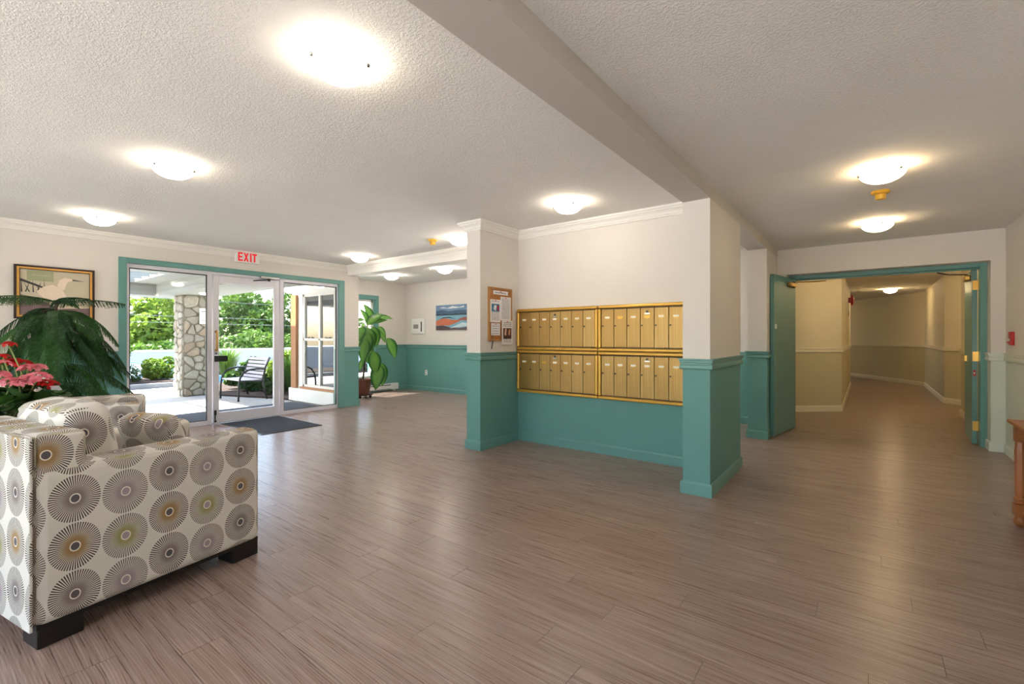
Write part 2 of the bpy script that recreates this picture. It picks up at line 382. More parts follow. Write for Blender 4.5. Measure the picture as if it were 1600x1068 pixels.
def skirt(side, pts, mat, label): struct(sweep('baseboard_' + side, pts, BASE, mat), label, 'baseboard')
trim([(XE, YB), (XE, 1.608)], 'teal', 'teal chair rail behind the feathery pine')
trim([(XE, 4.77), (XE, 5.07), (XE - 0.15, 5.07)], 'teal', 'short teal chair rail right of the glass entrance')
trim([(XW, 6.587), (XW, YF), (-5.75, YF)], 'teal', 'teal chair rail under the seascape canvas')
trim([(XN0, 5.0), (XN0, YP), (XN1, YP), (XN1, YM)], 'teal', 'teal chair rail under the cork notice board')
trim([(XC0, YM), (XC0, 3.81), (XC1, 3.81), (XC1, 4.90), (XC0, 4.90)], 'teal', 'teal chair rail wrapping the pillar by the mailboxes')
trim([(XC0, YE), (XC0, 6.40), (XC1, 6.40), (XC1, YE)], 'teal', 'teal chair rail wrapping the pillar behind the door leaf')
trim([(OX1, 7.44), (OX1, YE), (XR, YE), (XR, YB)], 'sage_trim', 'pale sage chair rail along the right wall')
hall_rail = [(0, 0.99), (0.012, 0.995), (0.02, 1.01), (0.02, 1.05), (0.026, 1.055), (0.026, 1.07), (0, 1.07)]
trim([HL[2], HL[3], HL[4], HL[5]], 'cream_trim', 'cream chair rail on the left corridor wall', hall_rail)
trim([HR2[4], HR2[3], HR2[2], HR2[1], HR2[0]], 'cream_trim', 'cream chair rail on the far corridor wall', hall_rail)
trim([(2.4, 10.25), (1.2, 10.25), (1.2, 7.57)], 'cream_trim', 'cream chair rail behind the right door leaf', hall_rail)
skirt('entrance', [(XE, YB), (XE, 1.608)], 'teal', 'teal skirting behind the armchairs')
skirt('jamb', [(XE, 4.77), (XE, 5.07), (XE - 0.15, 5.07)], 'teal', 'teal skirting right of the glass entrance')
skirt('bay', [(XW, 5.1), (XW, YF), (XC0 - 0.02, YF)], 'teal', 'teal skirting round the window bay')
skirt('mailbox', [(XN0, 5.0), (XN0, YP), (XN1, YP), (XN1, YM), (XC0, YM), (XC0, 3.81), (XC1, 3.81), (XC1, 4.90), (XC0, 4.90)], 'teal', 'teal skirting round the mailbox recess and pillar')
skirt('pillar', [(XC0, YE), (XC0, 6.40), (XC1, 6.40), (XC1, YE)], 'teal', 'teal skirting of the pillar behind the door leaf')
skirt('right', [(OX1, 7.44), (OX1, YE), (XR, YE), (XR, YB)], 'sage_trim', 'pale sage skirting of the right wall')
skirt('corridor_left', HL[2:], 'cream_trim', 'cream skirting of the left corridor wall')
skirt('corridor_far', list(reversed(HR2)), 'cream_trim', 'cream skirting of the far corridor wall')
skirt('corridor_right', [(2.4, 10.25), (1.2, 10.25), (1.2, 7.57)], 'cream_trim', 'cream skirting behind the right door leaf')

# ---- glass entrance
cas = MB()                                            # green casing
cas.box(XE - .02, XE + .022, 1.608, 1.69, 0, 2.265); cas.box(XE - .02, XE + .022, 4.655, 4.77, 0, 2.265); cas.box(XE - .02, XE + .022, 1.69, 4.655, 2.195, 2.265)
struct(cas.build('trim_casing', 'teal', bevel=0.006), 'teal casing framing the glass entrance', 'casing')
XG0, XG1 = XE - 0.075, XE - 0.02                      # depth of the aluminium section
def fr(b, y0, y1, z0, z1, w, wb=None, wt=None):
    wb = w if wb is None else wb; wt = w if wt is None else wt
    b.box(XG0, XG1, y0, y0 + w, z0, z1); b.box(XG0, XG1, y1 - w, y1, z0, z1); b.box(XG0, XG1, y0 + w, y1 - w, z0, z0 + wb); b.box(XG0, XG1, y0 + w, y1 - w, z1 - wt, z1)
for i, (y0, y1) in enumerate(((1.66, 2.665), (3.635, 4.70))):
    wdw = thing('window_%d' % (i + 1), ('tall glass sidelight in front of the stone column', 'tall glass sidelight in front of the bay window')[i], 'window', kind='structure')
    b = MB(); fr(b, y0, y1, 0.0, 2.22, 0.062, 0.065, 0.075); b.build('frame', 'alu', wdw, bevel=0.004)
    b = MB(); s0, s1, z0, z1 = y0 + .062, y1 - .062, .065, 2.145
    for (u0, u1, v0, v1) in ((s0, s0 + .01, z0, z1), (s1 - .01, s1, z0, z1), (s0, s1, z0, z0 + .01), (s0, s1, z1 - .012, z1)): b.box(XE - .055, XE - .03, u0, u1, v0, v1)
    b.build('gasket', 'black', wdw)
    pbox('pane', 'glass', wdw, XE - .048, XE - .042, y0 + .06, y1 - .06, .06, 2.15)
dr = thing('door_1', 'glass entrance door with silver aluminium frame and brass pull', 'door', kind='structure')
b = MB(); fr(b, 2.68, 3.62, 0.012, 2.155, 0.075, 0.15, 0.11); b.build('frame', 'alu', dr, bevel=0.004)
b = MB(); b.box(XG0, XG1, 2.665, 3.635, 2.16, 2.22); b.build('transom', 'alu', dr, bevel=0.004)
pbox('pane', 'glass', dr, XE - .048, XE - .042, 2.752, 3.548, .155, 2.05)
b = MB(); xh = XG1
b.tube([(xh, 2.705, 1.33), (xh + .045, 2.705, 1.345), (xh + .06, 2.705, 1.33), (xh + .06, 2.705, 1.07), (xh + .045, 2.705, 1.055), (xh, 2.705, 1.07)], 0.0125, 10)
b.build('pull_handle', 'brass', dr, smooth=True)
b = MB(); xo = XG0; b.tube([(xo, 2.705, 1.33), (xo - .045, 2.705, 1.345), (xo - .06, 2.73, 1.33), (xo - .06, 2.73, 1.07), (xo - .045, 2.705, 1.055), (xo, 2.705, 1.07)], 0.0125, 10)
b.build('pull_handle', 'brass', dr, smooth=True)
MB().cyl((xh, 2.712, 1.02), (xh + .012, 2.712, 1.02), 0.017, n=14).build('lock_cylinder', 'chrome', dr)
pbox('lock_box', 'black', dr, xh, xh + .03, 2.69, 2.86, 0.90, 0.985, bevel=0.004)
b = MB(); b.cyl((xh + .01, 2.70, .06), (xh + .01, 2.70, .20), 0.008); b.box(xh, xh + .02, 2.69, 2.715, .03, .055); b.box(xh, xh + .02, 2.69, 2.715, .13, .20); b.build('foot_bolt', 'black', dr)
cl = MB().box(xh, xh + .05, 3.32, 3.60, 2.165, 2.20).build('closer', 'chrome', dr, bevel=.006)
MB().tube([(xh + .03, 3.45, 2.16), (xh + .07, 3.38, 2.14), (xh + .02, 3.22, 2.12)], 0.009, 6).build('closer_arm', 'steel_dark', cl)
MB().cyl((xh + .03, 3.45, 2.13), (xh + .03, 3.45, 2.17), 0.02).build('closer_pivot', 'steel_dark', cl)

# ---- bay windows
wdw = thing('window_5', 'white sash window of the bay seen through the sidelight', 'window', kind='structure')
b = MB(); X0, X1, yf = -8.85, -7.72, 4.76
b.box(X0, X0 + .05, yf, yf + .07, .28, 2.10); b.box(X1 - .05, X1, yf, yf + .07, .28, 2.10); b.box(X0, X1, yf, yf + .07, .28, .33); b.box(X0, X1, yf, yf + .07, 2.05, 2.10)
b.box(X0, X1, yf, yf + .07, 1.19, 1.235); xm = -8.26; b.box(xm - .03, xm + .03, yf, yf + .07, .33, 2.05); b.build('window_frame', 'white_paint', wdw, bevel=.004)
for (u0, u1) in ((X0 + .05, xm - .03), (xm + .03, X1 - .05)):
    for (v0, v1) in ((.33, 1.19), (1.235, 2.05)): pbox('pane', 'glass_bay', wdw, u0, u1, yf + .03, yf + .036, v0, v1)
M['stained'] = plain('stained_timber', S(164, 112, 72), 0.55, 0.15, 3.0, bump=.1, bs=30)
pbox('window_sill', 'stained', wdw, X0 - .05, X1 + .04, 4.715, 4.76, .245, .285)
for xx in (-8.62, -8.0): MB().box(xx - .02, xx + .02, 4.735, 4.765, 1.235, 1.26).build('sash_latch', 'steel_dark', wdw)
struct(pbox('trim_corner', 'stained', None, -9.215, -9.02, 4.70, 4.752, .25, 2.10), 'stained timber corner board of the bay', 'trim')
struct(pbox('trim_plinth', 'white_paint', None, -9.26, XE - .2, 4.68, 4.752, 0, .243), 'white board under the bay window', 'trim')
wdw = thing('window_6', 'tall window in teal casing behind the potted leafy plant', 'window', kind='structure')
b = MB(); y0, y1 = WY0, WY1
b.box(XW - .12, XW - .06, y0, y0 + .06, WZ0, WZ1); b.box(XW - .12, XW - .06, y1 - .06, y1, WZ0, WZ1); b.box(XW - .12, XW - .06, y0, y1, WZ0, WZ0 + .06); b.box(XW - .12, XW - .06, y0, y1, WZ1 - .06, WZ1); b.box(XW - .11, XW - .07, y0, y1, 1.2, 1.25)
b.build('window_frame', 'white_paint', wdw)
pbox('pane', 'glass', wdw, XW - .095, XW - .089, y0 + .06, y1 - .06, WZ0 + .06, 1.2); pbox('pane', 'glass', wdw, XW - .095, XW - .089, y0 + .06, y1 - .06, 1.25, WZ1 - .06)
b = MB(); b.box(XW - .002, XW + .022, y0 - .085, y0, WZ0 - .085, WZ1 + .085); b.box(XW - .002, XW + .022, y1, y1 + .085, WZ0 - .085, WZ1 + .085); b.box(XW - .002, XW + .022, y0, y1, WZ1, WZ1 + .085); b.box(XW - .002, XW + .022, y0, y1, WZ0 - .085, WZ0)
b.box(XW - .06, XW, y0 - .001, y0 + .012, WZ0, WZ1); b.box(XW - .06, XW, y1 - .012, y1 + .001, WZ0, WZ1); b.box(XW - .06, XW, y0, y1, WZ1 - .012, WZ1 + .001)
b.build('casing', 'teal', wdw)

wdw = thing('window_7', 'added unseen window lighting the passage behind the mailboxes', 'window', kind='structure')  # added out of view as a daylight source for bay and pillars
b = MB(); b.box(NX0, NX1, YF + .08, YF + .14, NZ0, NZ0 + .06); b.box(NX0, NX1, YF + .08, YF + .14, NZ1 - .06, NZ1)
for k in range(4): u = NX0 + (NX1 - NX0 - .06) * k / 3; b.box(u, u + .06, YF + .08, YF + .14, NZ0 + .06, NZ1 - .06)
b.build('window_frame', 'white_paint', wdw)
for k in range(3): u = NX0 + (NX1 - NX0 - .06) * k / 3 + .06; pbox('pane', 'glass', wdw, u, u + (NX1 - NX0 - .06) / 3 - .06, YF + .105, YF + .111, NZ0 + .06, NZ1 - .06)
# ---- double door to the corridor
YD = 7.44                                             # frame plane
fm = MB(); fm.box(OX0, OX0 + .055, YD, YD + .12, 0, OZ); fm.box(OX1 - .055, OX1, YD, YD + .12, 0, OZ); fm.box(OX0 + .055, OX1 - .055, YD, YD + .12, OZ - .05, OZ)
fm.box(OX0 + .04, OX1 - .04, YD + .05, YD + .075, OZ - .068, OZ - .05)
struct(fm.build('trim_door_frame', 'teal', bevel=.003), 'teal frame of the corridor double door', 'door frame')
M['door_paint'] = plain('teal_door_paint', mul(TEAL, 0.92), 0.33, 0.05, 2.0)
def leaf(name, label, hinge, rz, sgn, pull_side):
    d = thing(name, label, 'door', (hinge[0], hinge[1], 0), rz, kind='structure')
    W_, T_ = 0.885, 0.045
    x0, x1 = (0, W_) if sgn > 0 else (-W_, 0)
    sl = pbox('door_slab', 'door_paint', d, x0, x1, -T_ / 2, T_ / 2, 0.012, OZ - .055, bevel=.002)
    return d, sl, x0, x1, T_
# left leaf swings into the lobby
hx, hy = OX0 + .058, YD + .03
ang = math.atan2(6.70 - hy, -0.925 - hx)
d2, sl, x0, x1, T_ = leaf('door_2', 'open teal left door leaf swung into the lobby', (hx, hy), ang, 1, -1)
# its corridor-side face (turned to the right, +Y local) carries closer, plate
pbox('room_plate', 'white_plastic', d2, .80, .855, T_ / 2, T_ / 2 + .006, 1.36, 1.42, bevel=.002)
c_ = MB().box(.12, .36, T_ / 2, T_ / 2 + .055, 1.93, 1.985).build('closer', 'brass', d2, bevel=.012, seg=3)
MB().cyl((.20, T_ / 2 + .03, 1.915), (.20, T_ / 2 + .03, 2.0), .018).build('closer_pivot', 'steel_dark', c_)
MB().tube([(.20, T_ / 2 + .03, 1.995), (.03, T_ / 2 + .22, 2.0), (-.08, T_ / 2 + .34, 2.01)], .008, 6).build('closer_arm', 'brass', c_)
for zz in (.22, 1.03, 1.83): MB().box(-.004, .045, -T_ / 2 - .004, -T_ / 2, zz - .05, zz + .05).build('hinge', 'brass', d2)
# right leaf swings away into the corridor
hx2, hy2 = OX1 - .085, YD + .13
d3, sl, x0, x1, T_ = leaf('door_3', 'open teal right door leaf folded into the corridor', (hx2, hy2), math.radians(87.0), 1, 1)
for zz in (.22, 1.03, 1.86):
    h_ = MB().box(-.006, 0, -T_ / 2 - .014, T_ / 2 - .006, zz - .055, zz + .055).build('hinge', 'brass', d3)
    MB().cyl((-.006, -T_ / 2 - .018, zz - .055), (-.006, -T_ / 2 - .018, zz + .055), .007, n=8).build('hinge_pin', 'brass', h_)
pbox('round_sticker', 'red', d3, -.003, 0, -.010, .012, .80, .87)
pbox('sticker_mark', 'white_plastic', d3, -.0045, -.003, -.005, .007, .825, .845)
c_ = MB().box(.10, .34, T_ / 2, T_ / 2 + .055, 1.93, 1.99).build('closer', 'brass', d3, bevel=.012, seg=3)
MB().tube([(.12, T_ / 2 + .03, 2.0), (.04, T_ / 2 + .20, 2.005), (-.02, T_ / 2 + .30, 2.03)], .007, 6).build('closer_arm', 'steel_dark', c_)
MB().box(.60, .66, T_ / 2, T_ / 2 + .02, .95, 1.02).build('handle_plate', 'brass', d3)
# ================================================================= INTERIOR THINGS
# ---- ceiling lights
def light_mesh(kind):
    r = thing('ceiling_light', '', 'ceiling light')
    b = MB(); b.lathe([(0, 0), (.118, 0), (.122, -.014), (.11, -.024), (0, -.02)], 28); b.build('base_plate', 'white_metal', r, smooth=False)
    b = MB(); b.lathe([(.132, -.044), (.129, -.052), (.119, -.066), (.099, -.083), (.07, -.097), (.038, -.105), (0, -.108)], 36)
    b.build('glass_dome', kind, r, smooth=True)
    for k in range(3):
        a = 2 * PI * k / 3 + 0.5; c, s_ = math.cos(a), math.sin(a)
        b = MB(); b.cyl((.085 * c, .085 * s_, -.015), (.136 * c, .136 * s_, -.046), .005, n=6); b.lathe([(0, -.058), (.009, -.054), (.012, -.045), (.009, -.036), (0, -.033)], 10, (.136 * c, .136 * s_, 0))
        b.build('clip', 'chrome', r, smooth=True)
    return r
def lamp(proto, loc, label, warm=(1.0, 0.90, 0.74), first=[{}], watt=None, rz=0.0):
    k = id(proto)
    if k not in first[0]: first[0][k] = 1; o = proto; o.location = loc; o.rotation_euler = (0, 0, rz); o['label'] = label
    else: o = dup(proto, loc, rz, label)
    o['group'] = 'flush dome ceiling lights'
    L = bpy.data.lights.new('bulb', 'POINT'); L.energy = watt or BULB_W; L.color = warm; L.shadow_soft_size = .03
    lo = bpy.data.objects.new('bulb', L); COL.objects.link(lo); lo.parent = o; lo.location = (0, 0, -.048)
    return o
LP = light_mesh('lamp_glass'); LW = light_mesh('lamp_glass_warm'); LH = light_mesh('lamp_glass_hall'); LY = light_mesh('lamp_glass_bay')
lamp(LP, (-1.93, 1.215, CL), 'dome ceiling light nearest the dropped beam over the open floor')
lamp(LP, (-4.09, 1.20, CL), 'dome ceiling light above the armchairs', rz=.4)
lamp(LP, (-6.43, 1.24, CL), 'dome ceiling light near the heron picture', rz=1.2)
lamp(LP, (-2.26, 3.83, CL), 'dome ceiling light in front of the mailbox recess', rz=.9)
lamp(LP, (-6.33, 4.33, CL), 'dome ceiling light by the header near the exit sign', rz=.2)
lamp(LP, (-4.16, 4.33, CL), 'dome ceiling light beside the pier and yellow heat detector', rz=1.6)
lamp(LY, (-6.20, 6.05, CL), 'dome ceiling light in front of the seascape canvas', rz=.7)
lamp(LY, (-7.75, 6.05, CL), 'dome ceiling light over the potted plant in the bay', rz=.1)
lamp(LY, (-4.5, 6.05, CL), 'added unseen dome ceiling light behind the pier in the passage', rz=.5)  # hidden lamp added to brighten the far bay
lamp(LY, (-2.6, 6.3, CL), 'added unseen dome ceiling light in the passage behind the mailboxes', rz=.1)  # hidden lamp added for light in the passage
lamp(LP, (-1.76, -1.9, CL), 'added unseen dome ceiling light over the floor by the back wall', rz=.1)  # added behind the camera, carries on the lamp grid
lamp(LP, (-4.6, -1.9, CL), 'added unseen dome ceiling light by the wide back window', rz=.1)  # second lamp added behind the camera
lamp(LW, (0.088, 4.15, CR), 'dome ceiling light in front of the yellow detector over the hall', warm=(1, .78, .5), rz=.8)
lamp(LW, (0.088, 6.04, CR), 'dome ceiling light just before the double door', warm=(1, .78, .5), rz=.3)
lamp(LW, (0.09, -1.4, CR), 'added unseen dome ceiling light at the back of the hall', warm=(1, .78, .5))  # added behind the camera on the hall side
lamp(LH, (0.46, 14.6, CR), 'dome ceiling light far down the corridor', warm=(1, .76, .46), watt=BULB_W * .8)
lamp(LH, (1.42, 10.72, CR), 'dome ceiling light in the corridor alcove', warm=(1, .76, .46), watt=BULB_W * .8)
lamp(LH, (-2.2, 18.6, CR), 'added unseen dome ceiling light past the corridor turn', warm=(1, .76, .46), watt=BULB_W * .8)  # extra lamp added out of view to light the far corridor wall
lamp(LH, (0.2, 8.7, CR), 'dome ceiling light just behind the door head', warm=(1, .76, .46), watt=BULB_W * .8)
# ---- heat detectors
def detector(loc, label):
    r = thing('heat_detector', label, 'detector', loc, group='yellow heat detectors')
    MB().lathe([(0, 0), (.062, 0), (.064, -.012), (.055, -.022), (.034, -.026), (0, -.026)], 24).build('base', 'yellow', r, smooth=False)
    b = MB(); b.lathe([(.034, -.026), (.032, -.066), (0, -.07)], 20)
    for k in range(10): a = 2 * PI * k / 10; b.box(-.003, .003, .031, .036, -.062, -.028, Matrix.Rotation(a, 4, 'Z'))
    b.build('sensor', 'yellow', r)
detector((-4.55, 4.22, CL), 'yellow heat detector on the lobby ceiling near the header'); detector((0.09, 4.82, CR), 'yellow heat detector between the two hall lights')
# ---- exit sign
ex = thing('exit_sign', 'white exit sign with red letters above the entrance', 'exit sign', (XE, 3.115, 2.37))
pbox('housing', 'white_plastic', ex, 0, .065, -.165, .165, 0, .165, bevel=.006); pbox('mounting_plate', 'white_plastic', ex, 0.0, .05, -.19, .19, .165, .172)
EM = emit('lit_exit_letters', S(226, 30, 44), 0.25)
def strokes(ch):
    if ch == 'E': return [(0, 0, .25, 1), (.25, 0, .8, .18), (.25, .41, .7, .59), (.25, .82, .8, 1)]
    if ch == 'I': return [(.28, 0, .53, 1)]
    if ch == 'T': return [(0, .82, .85, 1), (.3, 0, .55, .82)]
    return []
lb = MB(); X0 = -.138
for i, ch in enumerate('EXIT'):
    yy = X0 + (0, .077, .144, .197)[i]; Wd, Hh = .082, .128
    for (a0, b0, a1, b1) in strokes(ch): lb.box(.065, .068, yy + a0 * Wd, yy + a1 * Wd, .018 + b0 * Hh, .018 + b1 * Hh)
    if ch == 'X':
        for sg in (0, 1):
            q = [(0, 0), (.25, 0), (.85, 1), (.6, 1)] if sg == 0 else [(.6, 0), (.85, 0), (.25, 1), (0, 1)]
            lb.prism([(yy + a * Wd, .018 + c * Hh) for a, c in q], .065, .068 + .0004 * sg, 'x')
lb.build('lettering', EM, ex)
# ---- heron picture
pic = thing('framed_picture', 'framed heron print in black and gold frame behind the pine', 'picture', (XE, 1.045, 1.46))
hw, hh_ = .335, .60
M['frame_dark'] = plain('dark_frame', S(52, 30, 24), 0.4, 0.1); M['frame_gold'] = plain('gold_frame', S(222, 168, 88), 0.35, 0.12, 20, metal=.6)
def ring(b, x0, x1, w_, h0, h1, wd): b.box(x0, x1, -w_, -w_ + wd, h0, h1); b.box(x0, x1, w_ - wd, w_, h0, h1); b.box(x0, x1, -w_ + wd, w_ - wd, h0, h0 + wd); b.box(x0, x1, -w_ + wd, w_ - wd, h1 - wd, h1)
b = MB(); ring(b, 0, .03, hw, 0, hh_, .02); b.build('outer_frame', 'frame_dark', pic, bevel=.003)
b = MB(); ring(b, 0, .025, hw - .02, .02, hh_ - .02, .022); b.build('gold_frame', 'frame_gold', pic, bevel=.004)
b = MB(); ring(b, 0, .02, hw - .042, .042, hh_ - .042, .006); b.build('inner_frame', 'frame_dark', pic)
M['print_sky'] = plain('print_paper', S(200, 188, 164), .6, .06, 3); M['print_green'] = plain('print_green', S(160, 164, 128), .6, .05)
M['print_white'] = plain('print_heron_white', S(232, 212, 194), .6, .06, 8); M['print_dark'] = plain('print_dark', S(62, 58, 58), .6, .2, 8); M['print_mauve'] = plain('print_mauve', S(122, 100, 100), .6, .25, 9)
pr = pbox('print', 'print_sky', pic, 0, .012, -hw + .048, hw - .048, .048, hh_ - .048)
def flat(name, mat, pts, x0, par, th=.0012): return MB().prism(pts, x0, x0 + th, 'x').build(name, mat, par)
flat('label_panel', 'print_green', [(-.235, .545), (-.235, .43), (-.02, .43), (-.02, .545)], .012, pr)
random.seed(3)
for k in range(7):                                     # reeds
    u = -.28 + .03 * k; flat('reed', 'print_dark', [(u, .30), (u + .012, .30), (u + .05 * math.sin(k * 2.1), .46 - .02 * (k % 3))], .012, pr, .0008 + .0001 * k)
flat('branch', 'print_dark', [(-.285, .45), (-.285, .42), (-.10, .345), (-.10, .365)], .012, pr, .0017)
flat('shore', 'print_mauve', [(-.287, .05), (-.287, .27), (-.15, .24), (.02, .12), (.287, .14), (.287, .05)], .012, pr, .0009)
flat('heron_body', 'print_white', [(-.16, .31), (-.10, .37), (-.03, .395), (.02, .37), (.06, .33), (.09, .26), (.02, .18), (-.07, .20)], .012, pr, .0019)
flat('heron_neck', 'print_white', [(.02, .35), (.01, .40), (.03, .455), (.07, .485), (.12, .48), (.145, .465), (.13, .45), (.10, .44), (.085, .40), (.07, .34)], .012, pr, .0021)
flat('heron_beak', 'print_dark', [(.14, .472), (.25, .455), (.14, .456)], .012, pr, .0023)
sc_ = MB()
for k in range(11):                                    # scripted title, too small to read
    u = -.195 + k * .014; sc_.tube([(.0135, u, .487), (.0135, u + .006, .505 + .006 * math.sin(k * 1.9)), (.0135, u + .013, .488)], .0014, 4)
sc_.build('script_title', 'print_white', pr)
# ---- seascape canvas
cv = thing('seascape_canvas', 'unframed canvas of orange rocks and blue sea on far wall', 'picture', (-7.30, YF - .003, 1.42))
W2 = .53; pr = pbox('canvas', plain('sea_blue', S(120, 168, 190), .6, .15, 4), cv, -W2, W2, -.035, 0, 0, .56)
def flat2(name, col, pts, k): return MB().prism([(a, c) for a, c in pts], -.0355 - .0007 * k, -.035, 'y').build(name, plain('paint_' + name, col, .6, .25, 12), pr)
flat2('sky_band', S(110, 140, 172), [(-W2, .43), (W2, .43), (W2, .56), (-W2, .56)], 1)
flat2('snow_cloud', S(214, 214, 214), [(-.45, .50), (-.3, .515), (-.15, .49), (.0, .53), (.2, .50), (.35, .53), (.35, .49), (-.1, .475)], 2)
flat2('far_hills', S(70, 98, 128), [(-W2, .34), (W2, .34), (W2, .42), (.2, .44), (-.1, .42), (-.35, .45), (-W2, .43)], 2)
flat2('far_shore', S(58, 76, 88), [(-W2, .325), (W2, .325), (W2, .36), (-W2, .36)], 3)
flat2('rocks', S(198, 112, 82), [(-W2, .10), (-.1, .10), (.1, .15), (.28, .21), (.0, .225), (-.25, .26), (-.42, .24), (-W2, .20)], 2)
flat2('right_rocks', S(150, 92, 78), [(.15, .22), (W2, .19), (W2, .27), (.36, .28), (.22, .25)], 3)
flat2('driftwood', S(40, 48, 56), [(-.42, .245), (-.28, .285), (-.1, .29), (.1, .24), (-.1, .27), (-.28, .265)], 4)
flat2('foreshore', S(86, 74, 80), [(-W2, 0), (W2, 0), (W2, .07), (.2, .04), (-.1, .06), (-.3, .10), (-W2, .09)], 3)
flat2('tide_pool', S(196, 214, 224), [(-.1, .04), (.12, .10), (.3, .16), (W2, .13), (W2, .08), (.2, .06)], 4)
# ---- panel, outlets, heater
pn = thing('control_panel', 'white control panel with grey display on far wall', 'control panel', (-8.46, YF, 1.34))
pbox('box', 'white_plastic', pn, -.22, .22, -.04, 0, 0, .36, bevel=.008); pbox('cover', 'white_plastic', pn, -.17, .12, -.06, -.04, .05, .29, bevel=.01)
pbox('display', 'grey_plastic', pn, -.12, .05, -.064, -.06, .12, .22); pbox('slot', 'steel_dark', pn, .125, .15, -.05, -.04, .05, .28)
def outlet(loc, rz, label):
    r = thing('wall_outlet', label, 'outlet', loc, rz, 'white wall outlets'); pbox('plate', 'white_plastic', r, -.037, .037, -.006, 0, -.06, .06, bevel=.002)
    for zz in (-.028, .028): pbox('socket', 'grey_plastic', r, -.016, .016, -.008, -.006, zz - .014, zz + .014)
outlet((-8.2, YF, .43), 0, 'white wall outlet under the seascape canvas'); outlet((-.337, 14.3, .42), PI / 2, 'small white outlet low on the corridor wall')
ht = thing('baseboard_heater', 'white electric baseboard heater under the bay window', 'heater', (XW + .017, 6.3, 0))
pbox('casing', 'white_metal', ht, 0, .065, -.80, .80, .035, .175, bevel=.006); pbox('grille', 'steel_dark', ht, .065, .067, -.74, .58, .135, .152); pbox('intake', 'steel_dark', ht, .065, .067, -.74, .58, .045, .056)
pbox('end_cap', 'white_metal', ht, 0, .069, .60, .802, .033, .178, bevel=.004)
for yy in (-.7, .7): pbox('bracket', 'white_metal', ht, 0, .05, yy - .02, yy + .02, 0, .04)
# ---- red fittings
fa = thing('fire_alarm_pull', 'red fire alarm pull station above the right chair rail', 'fire alarm', (XR, 6.92, 1.17), -PI / 2)
pbox('plate', 'red', fa, -.05, .05, -.03, 0, 0, .14, bevel=.005); pbox('handle', 'white_plastic', fa, -.03, .03, -.036, -.03, .045, .065, bevel=.002); pbox('handle_bar', 'red', fa, -.035, .035, -.045, -.036, .02, .04, bevel=.003)
bl = thing('fire_bell', 'red fire alarm bell on the left corridor wall', 'fire alarm', (-.337, 13.4, 2.12))
MB().box(0, .05, -.06, .06, -.06, .06).build('back_box', 'red', bl, bevel=.005)
q = MB(); q.lathe([(.125, .0), (.125, .015), (.11, .035), (.07, .055), (0, .06)], 28); T = Matrix.Translation((.05, 0, 0)) @ Matrix.Rotation(PI / 2, 4, 'Y'); q.v = [tuple(T @ Vector(v)) for v in q.v]; q.build('gong', 'red', bl, smooth=True)
sg = thing('corridor_plate', 'small grey plate below the red fire bell', 'plate', (-.337, 13.4, 1.74)); pbox('plate', 'grey_plastic', sg, 0, .012, -.07, .07, 0, .13, bevel=.003); pbox('rim', 'steel_dark', sg, .012, .014, -.05, .05, .02, .11)
# ---- magnetic door holder between pillar and left leaf
mh = thing('door_holder', 'chrome magnetic door holder on pillar behind the door leaf', 'door holder', (XC1, 6.86, .40))
MB().box(0, .012, -.035, .035, -.055, .055).build('wall_plate', 'chrome', mh, bevel=.003); MB().cyl((.012, 0, 0), (.035, 0, 0), .012).build('stem', 'chrome', mh); MB().cyl((.035, 0, 0), (.052, 0, 0), .026, n=18).build('magnet', 'chrome', mh)
# ---- door mat
t = NT('mat_pile'); p = t.obj(); t.base(t.mix(t.noise(p, 90, 3), S(34, 38, 48), S(78, 84, 98))); t.rough(.95); t.bump(t.noise(p, 300, 2), .8, .006); M['mat'] = t.m
mt = thing('door_mat', 'dark blue grey door mat inside the glass door', 'door mat', (0, 0, 0))
pbox('pile', 'mat', mt, -7.40, -6.17, 2.78, 3.57, 0.001, .010); b = MB()
for (u0, u1, v0, v1) in ((-7.42, -6.15, 2.76, 2.78), (-7.42, -6.15, 3.57, 3.59), (-7.42, -7.40, 2.78, 3.57), (-6.17, -6.15, 2.78, 3.57)): b.box(u0, u1, v0, v1, 0.001, .008)
b.build('rubber_edge', 'black', mt)

# ---- mailboxes
t = NT('brass_mailbox_door'); p = t.obj(); n1 = t.noise(t.scale(p, 160, 8, 2.5), 1, 2)
oi = t.new('ShaderNodeObjectInfo'); c0 = t.mix(oi.outputs['Random'], S(172, 136, 76), S(186, 156, 98))
t.base(t.mix(t.step(n1, .3, .7), mul(S(160, 124, 66), 1), c0)); t.rough(.38); t.metal(.55); t.bump(n1, .05, .001); M['mb_door'] = t.m
M['mb_frame'] = plain('brass_frame', S(206, 160, 70), 0.32, 0.08, 5, metal=.5); M['mb_dark'] = plain('lock_dark', S(50, 36, 24), .4, .1); M['tag_white'] = plain('name_card', S(240, 236, 228), .6, .03)
UX = [(-3.375, -2.292), (-2.288, -1.205)]; UZ = [(1.103, 1.592), (0.592, 1.099)]
names = {(0, 0): 'upper brass mailbox bank beside the cork notice board', (0, 1): 'lower brass mailbox bank beside the teal pier', (1, 0): 'upper brass mailbox bank beside the pillar', (1, 1): 'lower brass mailbox bank beside the pillar'}
random.seed(5); dproto = None
